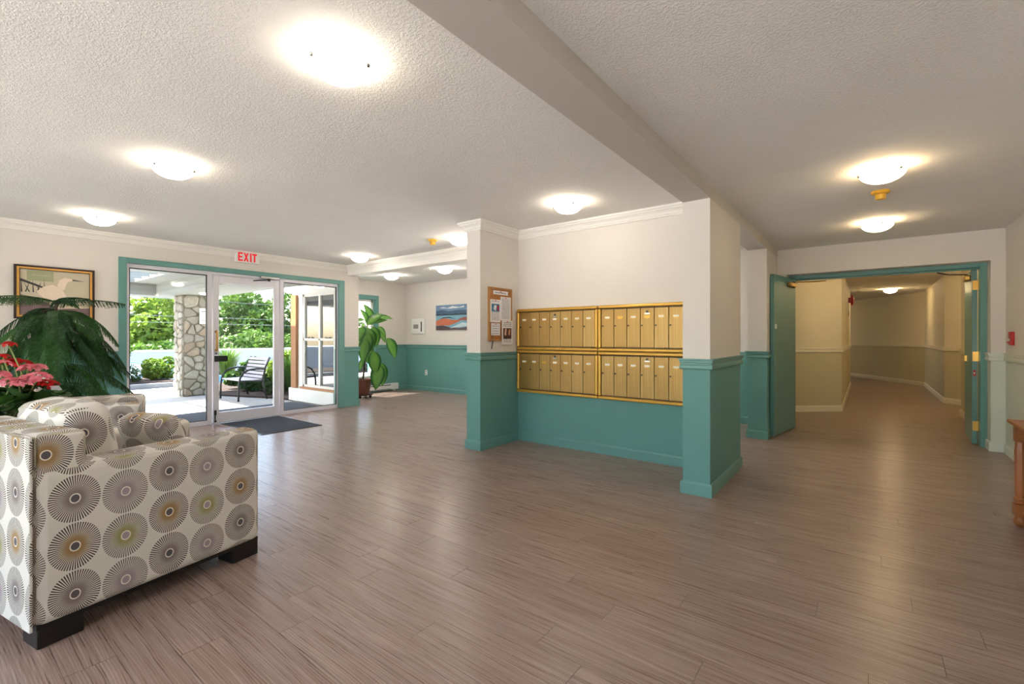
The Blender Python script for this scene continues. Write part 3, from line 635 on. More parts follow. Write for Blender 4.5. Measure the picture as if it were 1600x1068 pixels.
for ui, (x0, x1) in enumerate(UX):
    for zi, (z0, z1) in enumerate(UZ):
        u = thing('mailbox_bank', names[(ui, zi)], 'mailbox', (x0, YM, z0), group='brass mailbox banks')
        W_, H_ = x1 - x0, z1 - z0; fw = .035
        b = MB(); b.box(0, W_, -.055, 0, 0, fw); b.box(0, W_, -.055, 0, H_ - fw, H_); b.box(0, fw, -.055, 0, fw, H_ - fw); b.box(W_ - fw, W_, -.055, 0, fw, H_ - fw); b.build('frame', 'mb_frame', u, bevel=.012, seg=2)
        pbox('backing', 'mb_dark', u, fw, W_ - fw, -.012, 0, fw, H_ - fw)
        nd = 7; dw = (W_ - 2 * fw - .004) / nd; dh = H_ - 2 * fw - .01
        for k in range(nd):
            if dproto is None:
                d0 = pbox('door', 'mb_door', u, .0025, dw - .0025, -.040, -.014, .004, dh - .004, bevel=.003)
                MB().cyl((.017, -.046, dh * .56), (.017, -.038, dh * .56), .0085, n=14).build('lock', 'mb_dark', d0)
                hd = MB(); hd.box(dw * .5 - .031, dw * .5 + .031, -.043, -.040, dh * .745, dh * .805); hd.prism([(dw * .5 - .016, dh * .745), (dw * .5 + .016, dh * .745), (dw * .5, dh * .715)], -.043, -.040, 'y'); hd.build('card_holder', 'mb_frame', d0)
                MB().box(dw * .5 - .026, dw * .5 + .026, -.0445, -.043, dh * .752, dh * .800).build('name_card', 'tag_white', d0)
                dproto = d0; d = d0
            else:
                d = dup(dproto, parent=u)
                if abs((z1 - z0) - (UZ[0][1] - UZ[0][0])) > .001: d.scale = (1, 1, dh / dh0)
            if dproto is d: dh0 = dh
            d.location = (fw + .002 + k * dw, 0, fw + .005)
            if k == 3:                                  # carrier's lock on the middle door
                a = MB(); a.cyl((dw * .5, -.046, dh * .90), (dw * .5, -.04, dh * .90), .012, n=12); a.build('carrier_lock', 'steel_dark', d); MB().box(dw * .5 - .028, dw * .5 + .028, -.043, -.04, dh * .835, dh * .865).build('carrier_plate', 'chrome', d)
            if (ui, zi, k) in ((0, 1, 2), (1, 0, 1), (1, 0, 3)):
                for c in list(d.children):
                    if c.name.startswith('name_card'): bpy.data.objects.remove(c, do_unlink=True)

# ---- cork notice board on the pier's right face (x = XN1, facing +X)
t = NT('cork'); p = t.obj(); t.base(t.mix(t.step(t.noise(p, 120, 3), .3, .7), S(150, 92, 46), S(198, 138, 84))); t.rough(.9); t.bump(t.noise(p, 200), .3, .003); M['cork'] = t.m
M['oak'] = plain('oak_frame', S(186, 134, 78), .5, .12, 12)
def printed(name, ink, lines, y0=0.0, pic=None):
    t = NT(name); g = t.new('ShaderNodeTexCoord').outputs['Generated']; x, y, z = t.sep(g)
    row = t.math('FRACT', t.math('MULTIPLY', z, lines)); on = t.math('GREATER_THAN', row, .55)
    nz = t.math('GREATER_THAN', t.noise(t.comb(t.math('MULTIPLY', y, 22), t.math('FLOOR', t.math('MULTIPLY', z, lines)), 0), 1.0, 1), .44)
    mg = t.math('MULTIPLY', t.math('GREATER_THAN', y, .12), t.math('LESS_THAN', y, .88)); mv = t.math('MULTIPLY', t.math('GREATER_THAN', z, .06 + y0), t.math('LESS_THAN', z, .94))
    f = t.math('MULTIPLY', t.math('MULTIPLY', on, nz), t.math('MULTIPLY', mg, mv))
    if pic: f = t.math('MULTIPLY', f, t.math('SUBTRACT', 1.0, t.math('MULTIPLY', t.math('GREATER_THAN', z, pic[0]), t.math('LESS_THAN', z, pic[1]))))
    t.base(t.mix(t.math('MULTIPLY', f, .65), S(240, 236, 236), ink)); t.rough(.6); return t.m
cb = thing('cork_board', 'oak framed cork notice board on the pier', 'notice board', (XN1, 4.19, 1.215))
pbox('cork', 'cork', cb, 0, .012, -.205, .205, 0, .60)
b = MB()
for (u0, u1, v0, v1) in ((-.215, -.195, -.005, .61), (.195, .215, -.005, .61), (-.195, .195, -.005, .015), (-.195, .195, .59, .61)): b.box(0, .022, u0, u1, v0, v1)
b.build('frame', 'oak', cb, bevel=.003)
def sheet(label, y0, y1, z0, z1, mat, lift=.0, extra=None):
    o = thing('notice_sheet', label, 'notice', (XN1 + .0125 + lift, 4.19, 1.215), group='sheets on the cork board')
    pp = pbox('paper', mat, o, 0, .0012, y0, y1, z0, z1)
    MB().cyl((.0012, (y0 + y1) / 2, z1 - .012), (.008, (y0 + y1) / 2, z1 - .012), .006, n=8).build('pin', 'red', o)
    if extra:
        for i, (c, pts) in enumerate(extra): MB().prism(pts, .0012, .0018 + .0002 * i, 'x').build('photo_print', plain('photo_%d%d' % (int(z0 * 1000), i), c, .5, .3, 30), o)
sheet('white title strip at the top of the cork board', -.13, .14, .53, .575, printed('title_print', S(60, 60, 70), 1.6))
sheet('white sheet with a blue and red picture on cork board', -.185, -.0, .21, .47, printed('flyer_print', S(60, 60, 80), 16, pic=(.45, .9)), extra=[(S(60, 130, 170), [(-.16, .33), (-.02, .33), (-.02, .42), (-.16, .42)]), (S(170, 50, 60), [(-.06, .34), (-.03, .34), (-.03, .41), (-.07, .40)]), (S(230, 232, 236), [(-.13, .36), (-.09, .34), (-.07, .40), (-.11, .41)])])
sheet('white text page at the upper right of the cork board', .0, .195, .235, .51, printed('page_print', S(80, 80, 80), 20), lift=.001)
sheet('small white card in a clip on the cork board', -.17, -.01, .06, .20, printed('card_print', S(140, 140, 160), 5), lift=.002)
sheet('white poster with a dark group photo overhanging the cork board', .01, .215, -.045, .235, printed('poster_print', S(60, 60, 60), 14, pic=(.25, .75)), lift=.012, extra=[(S(96, 58, 46), [(.035, .02), (.19, .02), (.19, .145), (.035, .145)]), (S(226, 190, 168), [(.06, .07), (.09, .05), (.10, .14), (.07, .14)]), (S(30, 26, 28), [(.05, .02), (.11, .02), (.09, .06)]), (S(210, 150, 120), [(.13, .07), (.16, .06), (.17, .13), (.14, .13)])])
pn = thing('hanging_pen', 'black and green pen hanging below the cork board', 'pen', (XN1 + .02, 4.03, 1.12))
MB().cyl((0, -.01, 0), (0, .015, .10), .005, n=8).build('barrel', 'black', pn); MB().tube([(0, .015, .10), (-.002, .02, .13), (-.004, .01, .18)], .002, 5).build('cord', plain('green_cord', S(50, 150, 90), .6), pn)

# ---- console table by the right wall
M['table_wood'] = plain('honey_wood', S(150, 88, 42), .35, .25, 3.0, bump=.05, bs=40)
ct = thing('console_table', 'honey wood console table with turned legs against right wall', 'table', (0.98, 3.85, 0))
pbox('tabletop', 'table_wood', ct, -.225, .195, -.70, .69, .675, .70, bevel=.008, seg=3)
b = MB(); b.box(-.195, -.17, -.65, .645, .60, .675); b.box(.15, .175, -.65, .645, .60, .675); b.box(-.17, .15, .625, .645, .60, .675); b.box(-.17, .15, -.65, -.63, .60, .675); b.build('apron', 'table_wood', ct, bevel=.003)
for (lx, ly) in ((-.17, .625), (.145, .625), (-.17, -.63), (.145, -.63)):
    b = MB(); b.box(lx - .03, lx + .03, ly - .03, ly + .03, .56, .675); b.lathe([(.026, .20), (.030, .30), (.031, .50), (.026, .56)], 8, (lx, ly, 0))
    b.lathe([(.026, .20), (.034, .195), (.034, .18), (.026, .175), (.036, .16), (.028, .15)], 16, (lx, ly, 0)); b.box(lx - .034, lx + .034, ly - .034, ly + .034, .075, .15)
    b.lathe([(0, 0), (.022, .002), (.036, .02), (.038, .04), (.030, .062), (.022, .076)], 16, (lx, ly, 0)); b.build('leg', 'table_wood', ct)
pbox('lower_shelf', 'table_wood', ct, -.165, .14, -.62, .615, .095, .118, bevel=.005)
# ================================================================= ARMCHAIRS
t = NT('sunburst_fabric'); u, v, _z = t.sep(t.uv())
col = t.math('FLOOR', t.math('ADD', u, .5)); cu = t.math('SUBTRACT', u, col)
odd = t.math('ABSOLUTE', t.math('MODULO', col, 2.0))
v2 = t.math('ADD', v, t.math('SUBTRACT', t.math('MULTIPLY', odd, .17), t.math('MULTIPLY', col, .06)))
row = t.math('FLOOR', t.math('ADD', v2, .5)); cv_ = t.math('SUBTRACT', v2, row)
rodd = t.math('ABSOLUTE', t.math('MODULO', row, 2.0))
r = t.math('SQRT', t.math('ADD', t.math('MULTIPLY', cu, cu), t.math('MULTIPLY', cv_, cv_)))
an = t.math('MULTIPLY', t.math('ARCTAN2', cv_, cu), 58 / (2 * PI))
tri = t.math('MULTIPLY', t.math('ABSOLUTE', t.math('SUBTRACT', t.math('FRACT', an), .5)), 2.0)
line = t.math('LESS_THAN', tri, t.math('ADD', .46, t.math('MULTIPLY', t.step(r, .42, .15), .12)))
inside = t.math('LESS_THAN', r, .487)
grey = S(122, 108, 106); must = S(150, 112, 52); oliv = S(148, 142, 84); mauv = S(150, 134, 142)
glow = t.mix(odd, t.mix(rodd, must, grey), t.mix(rodd, oliv, mauv))
edge = t.mix(odd, S(66, 52, 46), S(98, 90, 80))
cream = t.mix(t.noise(t.scale(t.uv(), 300, 40, 1), 1, 2), S(216, 211, 202), S(228, 223, 215))
rayc = t.mix(t.step(r, .40, .12), edge, glow)
base = t.mix(t.math('MULTIPLY', line, inside), cream, rayc)
base = t.mix(t.math('MULTIPLY', t.math('MULTIPLY', t.step(r, .30, .13), .75), inside), base, glow)
base = t.mix(t.math('LESS_THAN', r, .105), base, S(236, 228, 216))
disc = t.mix(odd, S(96, 92, 96), S(166, 152, 162))
base = t.mix(t.math('LESS_THAN', r, .082), base, disc)
t.base(base); t.rough(.75); t.spec(.25); t.bump(t.noise(t.obj(), 500, 2), .12, .001); M['fabric'] = t.m
M['piping'] = plain('fabric_piping', S(160, 150, 134), .8, .1); M['chair_foot'] = plain('black_block_foot', S(20, 18, 18), .4, .1)
FUV = (.178, .2, 0, 0)
def puff(name, mat, parent, size, T, n=10, pw=4.0, uvo=(0, 0), thick=0):
    sx, sy, sz = (s_ / 2 for s_ in size); vs = {}; V = []; F = []
    def vid(a, b, c):
        k = (a, b, c)
        if k not in vs:
            x, y, z = (2 * a / n - 1, 2 * b / n - 1, 2 * c / n - 1)
            L = (abs(x) ** pw + abs(y) ** pw + abs(z) ** pw) ** (1 / pw); m_ = max(abs(x), abs(y), abs(z))
            x, y, z = (q * m_ / L * 1.0 for q in (x, y, z))
            x, y, z = x / (m_ ** 0), y, z
            vs[k] = len(V); V.append(Vector((x * sx, y * sy, z * sz)))
        return vs[k]
    for i in range(n):
        for j in range(n):
            for (f) in (lambda a, b: (a, b, 0), lambda a, b: (a, b, n), lambda a, b: (a, 0, b), lambda a, b: (a, n, b), lambda a, b: (0, a, b), lambda a, b: (n, a, b)):
                F.append((vid(*f(i, j)), vid(*f(i + 1, j)), vid(*f(i + 1, j + 1)), vid(*f(i, j + 1))))
    for q in V:                                        # pillow crown towards the middle of the thin axis
        if thick is not None:
            ax = [0, 1, 2]; ax.remove(thick); h = (sx, sy, sz)
            e = max(abs(q[ax[0]]) / h[ax[0]], abs(q[ax[1]]) / h[ax[1]]); q[thick] *= 0.62 + 0.38 * math.cos(min(1, e) ** 2 * PI / 2)
    b = MB(); b.add(V, F); o = b.build(name, mat, parent, smooth=True, uv=(FUV[0], FUV[1], uvo[0], uvo[1]))
    o.data.transform(T); return o
def armchair(label, loc, rz):
    a = thing('armchair', label, 'armchair', loc, rz, 'sunburst fabric armchairs')
    W_, D_ = .82, .96; X, Y = W_ / 2, D_ / 2
    pbox('base_rail', 'chair_foot', a, -X + .01, X - .01, -Y + .01, Y - .01, .075, .10)
    for sx in (-1, 1):
        for sy in (-1, 1):
            cx, cy = sx * (X - .075), sy * (Y - .085); pbox('leg', 'chair_foot', a, cx - .068, cx + .068, cy - .075, cy + .075, 0, .078, bevel=.006)
    for sx in (-1, 1):
        x0, x1 = (X - .145, X + .006) if sx > 0 else (-X - .006, -X + .145)
        o = pbox('arm', 'fabric', a, x0, x1, -Y - .004, Y, .085, .728, bevel=.042, seg=4, uv=FUV)
        pts = [(x0 + .02 if sx < 0 else x1 - .0, -Y + .03, .70)]
    o = pbox('backrest', 'fabric', a, -X, X, -Y + .0, -Y + .17, .30, .86, bevel=.028, seg=4, uv=(.178, .2, .5, 0))
    pg = MB(); z_ = .852; pg.tube([(-X, -Y - .012, z_), (0, -Y - .014, z_ + .002), (X, -Y - .012, z_)], .005, 6); pbox('back_panel', 'fabric', a, -X - .005, X + .005, -Y - .016, -Y - .004, .085, .858, bevel=.004, uv=(.178, .2, .4, 0)); pg.tube([(X - .002, -Y + .004, .735), (X - .004, -Y + .002, .85)], .005, 6); pg.build('piping', 'piping', o, smooth=True)
    pbox('seat_base', 'fabric', a, -X + .14, X - .14, -Y + .15, Y - .02, .10, .30, bevel=.02, seg=3, uv=FUV)
    puff('seat_cushion', 'fabric', a, (W_ - .29, .74, .19), Matrix.Translation((0, .11, .385)), uvo=(.3, .2), thick=2)
    T = Matrix.Translation((0, -.215, .70)) @ Matrix.Rotation(math.radians(11), 4, 'X')
    puff('back_cushion', 'fabric', a, (W_ - .27, .23, .50), T, pw=9, uvo=(.2, .35), thick=1)
    return a
ch1 = armchair('sunburst patterned armchair beside the open floor', (-3.11, .70, 0), math.radians(10.8))
ch2 = armchair('sunburst patterned armchair in front of the pine', (-5.17, .80, 0), math.radians(-16.3))
def throw(label, loc, rz, tilt, size=.44):
    o = thing('throw_pillow', label, 'pillow', loc, rz, 'sunburst throw pillows')
    puff('cover', 'fabric', o, (size, .15, size), Matrix.Rotation(tilt, 4, 'X') @ Matrix.Translation((0, 0, size / 2)), pw=6, uvo=(.25, .1), thick=1)
throw('sunburst throw pillow leaning in armchair by the open floor', (-3.17, .90, .49), math.radians(24), math.radians(20), .36)
# ---- side table and geranium between the chairs
M['dark_wood'] = plain('dark_walnut', S(78, 50, 34), .4, .2, 4)
TX, TY = -4.08, .42
st = thing('side_table', 'small round dark side table between the armchairs', 'side table', (TX, TY, 0))
MB().lathe([(0, .53), (.26, .53), (.265, .54), (.265, .555), (.26, .56), (0, .56)], 32).build('tabletop', 'dark_wood', st)
MB().lathe([(.03, .03), (.025, .2), (.035, .35), (.025, .53)], 14).build('stem', 'dark_wood', st, smooth=True)
for k in range(3):
    c, s_ = math.cos(2 * PI * k / 3), math.sin(2 * PI * k / 3); MB().tube([(.02 * c, .02 * s_, .14), (.12 * c, .12 * s_, .08), (.22 * c, .22 * s_, .018)], .018, 8).build('foot', 'dark_wood', st)
def leafmat(name, a, b_, gloss=.35, tr=.25, scale=8):
    t = NT(name); oi = t.new('ShaderNodeObjectInfo'); n1 = t.noise(t.pos(), scale, 3)
    c = t.mix(t.math('MULTIPLY', t.math('ADD', t.step(n1, .3, .7), oi.outputs['Random']), .5), a, b_); t.base(c); t.rough(gloss); t.spec(.3)
    tl = t.new('ShaderNodeBsdfTranslucent'); t.link(c, tl.inputs[0]); mx = t.new('ShaderNodeMixShader'); mx.inputs[0].default_value = tr
    t.link(t.bsdf.outputs[0], mx.inputs[1]); t.link(tl.outputs[0], mx.inputs[2]); t.link(mx.outputs[0], t.out.inputs[0]); return t.m
M['geranium_leaf'] = leafmat('geranium_leaf', S(34, 66, 28), S(74, 112, 48), .6)
M['petal_pink'] = leafmat('petal_pink', S(240, 112, 134), S(252, 176, 188), .6, .3, 60); M['petal_red'] = leafmat('petal_red', S(190, 14, 20), S(222, 30, 30), .6, .2, 60)
M['stalk'] = plain('green_stalk', S(126, 140, 74), .6, .15); M['terracotta'] = plain('terracotta_brown', S(112, 64, 48), .5, .12, 10)
gp = thing('potted_geranium', 'potted geranium with pink and red flower heads between armchairs', 'potted plant', (TX, TY, .56))
b = MB(); b.lathe([(0, 0), (.085, 0), (.12, .17), (.132, .17), (.132, .20), (.118, .20), (.112, .18), (0, .175)], 24); b.build('pot', 'terracotta', gp, smooth=False)
random.seed(11)
def head(mat, p, r_, n=34):
    b = MB()
    for k in range(n):
        th_, ph = random.uniform(0, 2 * PI), random.uniform(0, 1.5)
        c = Vector((math.cos(th_) * math.sin(ph), math.sin(th_) * math.sin(ph), math.cos(ph) * .75)) * r_
        nrm = Vector((c.x, c.y, c.z * 2 + r_ * .3)).normalized(); a = nrm.orthogonal().normalized(); bb = nrm.cross(a)
        for q in range(5):
            an_ = 2 * PI * q / 5 + random.random(); d = a * math.cos(an_) + bb * math.sin(an_); s_ = nrm.cross(d); R = r_ * .42
            b.add([c, c + d * R * .6 + s_ * R * .38 + nrm * R * .1, c + d * R + nrm * R * .02, c + d * R * .6 - s_ * R * .38 + nrm * R * .1], [(0, 1, 2, 3)])
    o = b.build('flower_head', mat, gp); o.location = Vector(p) - Vector((TX, TY, .56)); return o
def fpt(px, py, x=-4.05): return gx(px, py, x)
heads = [('petal_red', 14, 537, .032, -4.1), ('petal_red', 5, 556, .03, -4.15), ('petal_red', 22, 565, .05, -4.2), ('petal_red', 35, 567, .045, -4.2), ('petal_red', 70, 600, .065, -4.12), ('petal_pink', 3, 567, .04, -4.0), ('petal_pink', 44, 574, .045, -4.05), ('petal_pink', 59, 573, .042, -4.08), ('petal_pink', 2, 584, .04, -4.0), ('petal_pink', 59, 588, .06, -3.95), ('petal_pink', 42, 590, .038, -4.0), ('petal_pink', 17, 597, .058, -3.9), ('petal_pink', 30, 598, .05, -3.88)]
for (m_, px, py, r_, xx) in heads:
    p = fpt(px, py, xx); head(m_, p - Vector((0, 0, r_ * .3)), r_)
    q = Vector((TX, TY, .74)) + Vector((random.uniform(-.06, .06), random.uniform(-.06, .06), 0)); o_ = Vector((TX, TY, .56))
    md = (p + q) / 2 + Vector((0, random.uniform(-.02, .02), .03)); MB().tube([q - o_, md - o_, p - o_ - Vector((0, 0, r_ * .3))], .004, 5).build('flower_stalk', 'stalk', gp, smooth=True)
lv = MB(); nn = 16; vs = [(0, 0, 0)] + [((1 + .08 * math.cos(k * 2 * PI / nn * 8)) * math.cos(2 * PI * k / nn), (1 + .08 * math.cos(k * 2 * PI / nn * 8)) * math.sin(2 * PI * k / nn), .22 + .06 * math.sin(k * 1.9)) for k in range(nn)]
lv.add(vs, [(0, 1 + k, 1 + (k + 1) % nn) for k in range(nn)]); lf = lv.build('leaf', 'geranium_leaf', gp, smooth=True); first = True
for k in range(150):
    a = random.uniform(0, 2 * PI); rr_ = random.uniform(.02, .25); hgt = random.uniform(.20, .42) - rr_ * .3
    if k > 120: rr_ = random.uniform(.18, .28); hgt = random.uniform(.12, .22)
    o = lf if first else lf.copy()
    if not first: COL.objects.link(o); o.parent = gp
    first = False; s_ = random.uniform(.035, .06)
    o.location = (rr_ * math.cos(a), rr_ * math.sin(a), hgt); o.scale = (s_, s_, s_); o.rotation_euler = (random.uniform(-.7, .7), random.uniform(-.7, .7), a)
b = MB()
for k in range(60):
    a = random.uniform(0, 2 * PI); rr_ = random.uniform(.05, .24); b.tube([(.03 * math.cos(a), .03 * math.sin(a), .17), (rr_ * .6 * math.cos(a), rr_ * .6 * math.sin(a), .24), (rr_ * math.cos(a), rr_ * math.sin(a), .24 - rr_ * .2)], .003, 4)
b.build('leaf_stalks', 'stalk', gp)
pp_ = thing('folded_paper', 'white folded paper tucked among the geranium leaves', 'paper', (0, 0, 0))
A, B_, C_, D_ = gx(76, 603, -4.06), gx(92, 602, -4.02), gx(118, 637, -3.98), gx(104, 640, -4.0)
b = MB(); m1, m2 = (A + D_) / 2 + Vector((.02, 0, 0)), (B_ + C_) / 2 + Vector((.02, 0, 0)); dv = Vector((-.004, 0, 0))
b.add([A, B_, m2, m1, C_, D_] + [q + dv for q in (A, B_, m2, m1, C_, D_)], [(0, 1, 2, 3), (3, 2, 4, 5), (6, 9, 8, 7), (9, 11, 10, 8), (0, 6, 7, 1), (4, 10, 11, 5)])
b.build('sheet', 'white_plastic', pp_)

# ================================================================= PINE
M['pine'] = leafmat('pine_needles', S(8, 28, 12), S(66, 116, 52), .5, .12, 40); M['bark'] = plain('bark', S(84, 66, 48), .8, .2, 10, bump=.3)
PX, PY = -6.38, .90
pine = thing('norfolk_pine', 'dark drooping indoor pine in a pot below the heron picture', 'potted plant', (PX, PY, 0))
b = MB(); b.lathe([(0, 0), (.14, 0), (.19, .30), (.21, .30), (.21, .34), (.185, .34), (.18, .31), (0, .30)], 28); b.build('pot', 'terracotta', pine)
MB().tube([(0, 0, .30), (.01, .005, .8), (-.005, .0, 1.3), (0, .0, 1.62)], .022, 8, taper=.008).build('trunk', 'bark', pine, smooth=True)
random.seed(21)
def bough(z0, az, L, up, droop, fl, spacing=.011, hang=1.0):
    b = MB(); ca, sa = math.cos(az), math.sin(az); out = Vector((ca, sa, 0)); sd = Vector((-sa, ca, 0))
    f = lambda q: out * (L * q * (1 - .15 * q * droop / max(L, .1))) + Vector((0, 0, z0 + up * q - droop * q * q))
    pts = [f(k / 9) for k in range(10)]; b.tube(pts, .006, 5, taper=.003)
    s = .06
    while s < L * 1.15:
        q = min(1.0, s / (L * 1.15)); p = f(q); tg = (f(min(1, q + .02)) - f(q - .02)).normalized()
        ln = fl * (0.45 + .75 * math.sin(PI * min(1, q * .85 + .12))) * random.uniform(.85, 1.1) * (1 if q < .9 else (1.05 - q) / .15)
        for sg in (-1, 1):
            d0 = (sd * sg * .75 + tg * .65 + Vector((0, 0, -.05))).normalized()
            p1 = p + d0 * ln * .5; p2 = p1 + (d0 * .45 + Vector((0, 0, -.75 * hang))).normalized() * ln * .55
            b.tube([p, p1, p2], .0046, 3, taper=.002, caps=False)
        s += spacing
    return b.build('bough', 'pine', pine)
for k in range(5): bough(1.60, 2 * PI * k / 5 + 1.53, .54, .13, .12, .13, .016, .9)
tiers = [(1.50, 8, .54, .14, .46, .17), (1.40, 7, .58, .06, .52, .18), (1.29, 7, .62, .05, .52, .18), (1.18, 7, .66, .04, .52, .18), (.98, 7, .66, .02, .42, .18), (.78, 7, .60, .02, .30, .17)]
for (z0, n, L, up, dr_, fl_) in tiers:
    ph = random.uniform(0, 6)
    for k in range(n): bough(z0 + random.uniform(-.03, .03), 2 * PI * k / n + ph + random.uniform(-.15, .15), L * random.uniform(.9, 1.08), up, dr_ * random.uniform(.85, 1.1), fl_ * .92, .0135)

# ================================================================= DIEFFENBACHIA in the bay
t = NT('variegated_leaf'); u, v, _z = t.sep(t.uv()); n1 = t.noise(t.scale(t.uv(), 26, 5, 1), 1, 3)
c = t.math('ABSOLUTE', t.math('SUBTRACT', u, .5)); rib = t.math('ABSOLUTE', t.math('SUBTRACT', t.math('FRACT', t.math('ADD', t.math('MULTIPLY', v, 13), t.math('MULTIPLY', c, -9))), .5))
f = t.math('MULTIPLY', t.step(c, .42, .22), t.math('ADD', .25, t.math('MULTIPLY', t.step(t.math('ADD', rib, t.math('MULTIPLY', n1, .4)), .35, .6), .75)))
cc = t.mix(f, S(36, 92, 34), S(128, 176, 76)); t.base(cc); t.rough(.35)
tl = t.new('ShaderNodeBsdfTranslucent'); t.link(cc, tl.inputs[0]); mx = t.new('ShaderNodeMixShader'); mx.inputs[0].default_value = .35; t.link(t.bsdf.outputs[0], mx.inputs[1]); t.link(tl.outputs[0], mx.inputs[2]); t.link(mx.outputs[0], t.out.inputs[0]); M['dief'] = t.m
DX, DY = -8.32, 5.76
df = thing('leafy_houseplant', 'tall potted plant with big variegated leaves by bay window', 'potted plant', (DX, DY, .09))
b = MB(); b.lathe([(0, 0), (.13, 0), (.175, .26), (.19, .26), (.195, .30), (.175, .30), (.168, .27), (0, .265)], 30); b.build('pot', 'terracotta', df)
std = thing('plant_stand', 'dark wheeled stand under the brown plant pot', 'plant stand', (DX, DY, 0))
MB().lathe([(0, .055), (.20, .055), (.205, .065), (.205, .085), (.19, .09), (0, .089)], 30).build('tray', 'dark_wood', std)
for k in range(4):
    c_, s_ = math.cos(PI / 2 * k + .6), math.sin(PI / 2 * k + .6); MB().cyl((.16 * c_ - .012, .16 * s_, .028), (.16 * c_ + .012, .16 * s_, .028), .028, n=12).build('castor', 'black', std); 
def bigleaf():
    n, m = 10, 4; V = []; F = []; UVs = []
    for i in range(n + 1):
        q = i / n; w_ = .24 * math.sin(PI * q ** .8) ** .85 + .002
        for j in range(-m, m + 1):
            s_ = j / m; V.append((s_ * w_, q, -.30 * q * q + .35 * abs(s_) * w_ + .008 * math.cos(q * 40) * abs(s_))); UVs.append((s_ / 2 + .5, q))
    k = 2 * m + 1
    for i in range(n):
        for j in range(2 * m): F.append((i * k + j, i * k + j + 1, (i + 1) * k + j + 1, (i + 1) * k + j))
    me = bpy.data.meshes.new('leaf'); me.from_pydata(V, [], F); me.materials.append(M['dief']); ul = me.uv_layers.new(name='UVMap')
    for l in me.loops: ul.data[l.index].uv = UVs[l.vertex_index]
    me.polygons.foreach_set('use_smooth', [True] * len(F)); return me
LM = bigleaf(); o_ = Vector((DX, DY, .09))
b = MB(); b.tube([(0, 0, .26), (.01, .03, .5), (-.01, .05, .8), (.02, .08, 1.1), (0, .12, 1.35)], .022, 8, taper=.014); b.tube([(0, .04, .62), (.05, .12, .8), (.06, .22, 1.0)], .015, 7, taper=.01); b.build('stem', 'bark', df, smooth=True)
# leaves: base pixel, tip pixel, plane x, width scale
LV = [((574, 508), (594, 487), -8.25, 1.1), ((590, 497), (613, 493), -8.2, .9), ((590, 510), (602, 520), -8.15, .95), ((592, 515), (604, 532), -8.2, 1.0), ((604, 528), (622, 556), -8.1, 1.15), ((570, 500), (561, 498), -8.3, 1.0), ((578, 505), (588, 488), -8.35, 1.2), ((575, 512), (582, 545), -8.1, 1.2), ((582, 510), (590, 538), -8.15, 1.2), ((583, 548), (588, 582), -8.0, 1.15), ((594, 570), (586, 603), -8.0, 1.25), ((595, 566), (598, 600), -8.08, 1.1), ((566, 510), (562, 545), -8.2, 1.2), ((578, 540), (574, 562), -8.25, 1.1), ((568, 520), (556, 530), -8.2, 1.1), ((574, 505), (570, 485), -8.4, 1.0), ((568, 560), (562, 575), -8.2, .9), ((584, 515), (580, 535), -8.3, 1.1), ((576, 520), (570, 552), -8.05, 1.1), ((586, 505), (596, 500), -8.3, 1.0), ((572, 530), (566, 560), -8.0, 1.1), ((580, 500), (575, 478), -8.45, 1.1)]
for (pb, pt, xx, ws) in LV:
    p0, p1 = gx(pb[0], pb[1], xx), gx(pt[0], pt[1], xx + random.uniform(.05, .14)); d = p1 - p0; L = max(.26, d.length * 1.08)
    yv = d.normalized(); cam_v = (Vector((0, 0, CAMZ)) - p0).normalized(); zv = (cam_v * .7 + Vector((0, 0, .8))); zv = (zv - yv * zv.dot(yv)).normalized(); xv = yv.cross(zv)
    o = link('leaf', LM, df); Mx = Matrix((xv * L * ws, yv * L, zv * L)).transposed().to_4x4(); Mx.translation = p0 - o_; o.matrix_local = Mx
    zst = min(1.3, max(.35, p0.z - o_.z - .12)); st_ = Vector((.01, .03 + .07 * zst, zst)); md = (st_ + (p0 - o_)) / 2 + Vector((0, 0, .05))
    MB().tube([st_, md, p0 - o_], .007, 5, taper=.004).build('leaf_stalk', 'stalk', df, smooth=True)
# ================================================================= OUTSIDE
M['paving'] = plain('concrete_paving', S(150, 149, 147), .8, .06, 2.0, bump=.1, bs=120, world=True)
M['pale_paving'] = plain('pale_paving', S(216, 212, 206), .8, .05, 2.0, world=True)
M['asphalt'] = plain('asphalt', S(150, 150, 150), .9, .1, 3.0, bump=.2, world=True)
M['soil'] = plain('mulch', S(58, 40, 32), .95, .4, 30, bump=.9, bs=60, bd=.03, world=True)
M['kerb'] = plain('kerb_stone', S(134, 136, 140), .8, .08)
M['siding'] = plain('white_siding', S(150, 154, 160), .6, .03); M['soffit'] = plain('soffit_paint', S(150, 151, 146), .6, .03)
M['grass'] = plain('lawn', S(96, 122, 58), .9, .25, 4, world=True)
struct(MB().box(-16, 12, -30, -3.4, -.12, -.02).build('floor_bounce_patio', 'pale_paving'), 'added pale concrete patio bouncing sunlight through the back windows', 'paving')  # added unseen ground, pale to bounce sunlight onto the ceiling
gr = MB(); gr.prism([(-9.4, -3.4), (-7.65, -3.4), (-7.65, 4.75), (-9.2, 4.75), (-9.79, 4.62), (-11.13, 4.14), (-12.6, 4.3), (-14.15, 4.4), (-14.3, 3.1), (-14.5, -3.4)], -.12, -.02)
struct(gr.build('floor_entry_paving', 'paving'), 'pale concrete paving under the entrance canopy', 'paving')
b = MB(); b.add([(-14.2, -25, -.10), (-14.2, 45, -.10), (-17, 45, -.9), (-17, -25, -.9), (-40, 45, -1.9), (-40, -25, -1.9), (-90, 60, -1.9), (-90, -40, -1.9)], [(0, 1, 2, 3), (3, 2, 4, 5), (5, 4, 6, 7)])
struct(b.build('floor_driveway', 'asphalt'), 'sloping pale driveway beyond the entrance', 'ground')
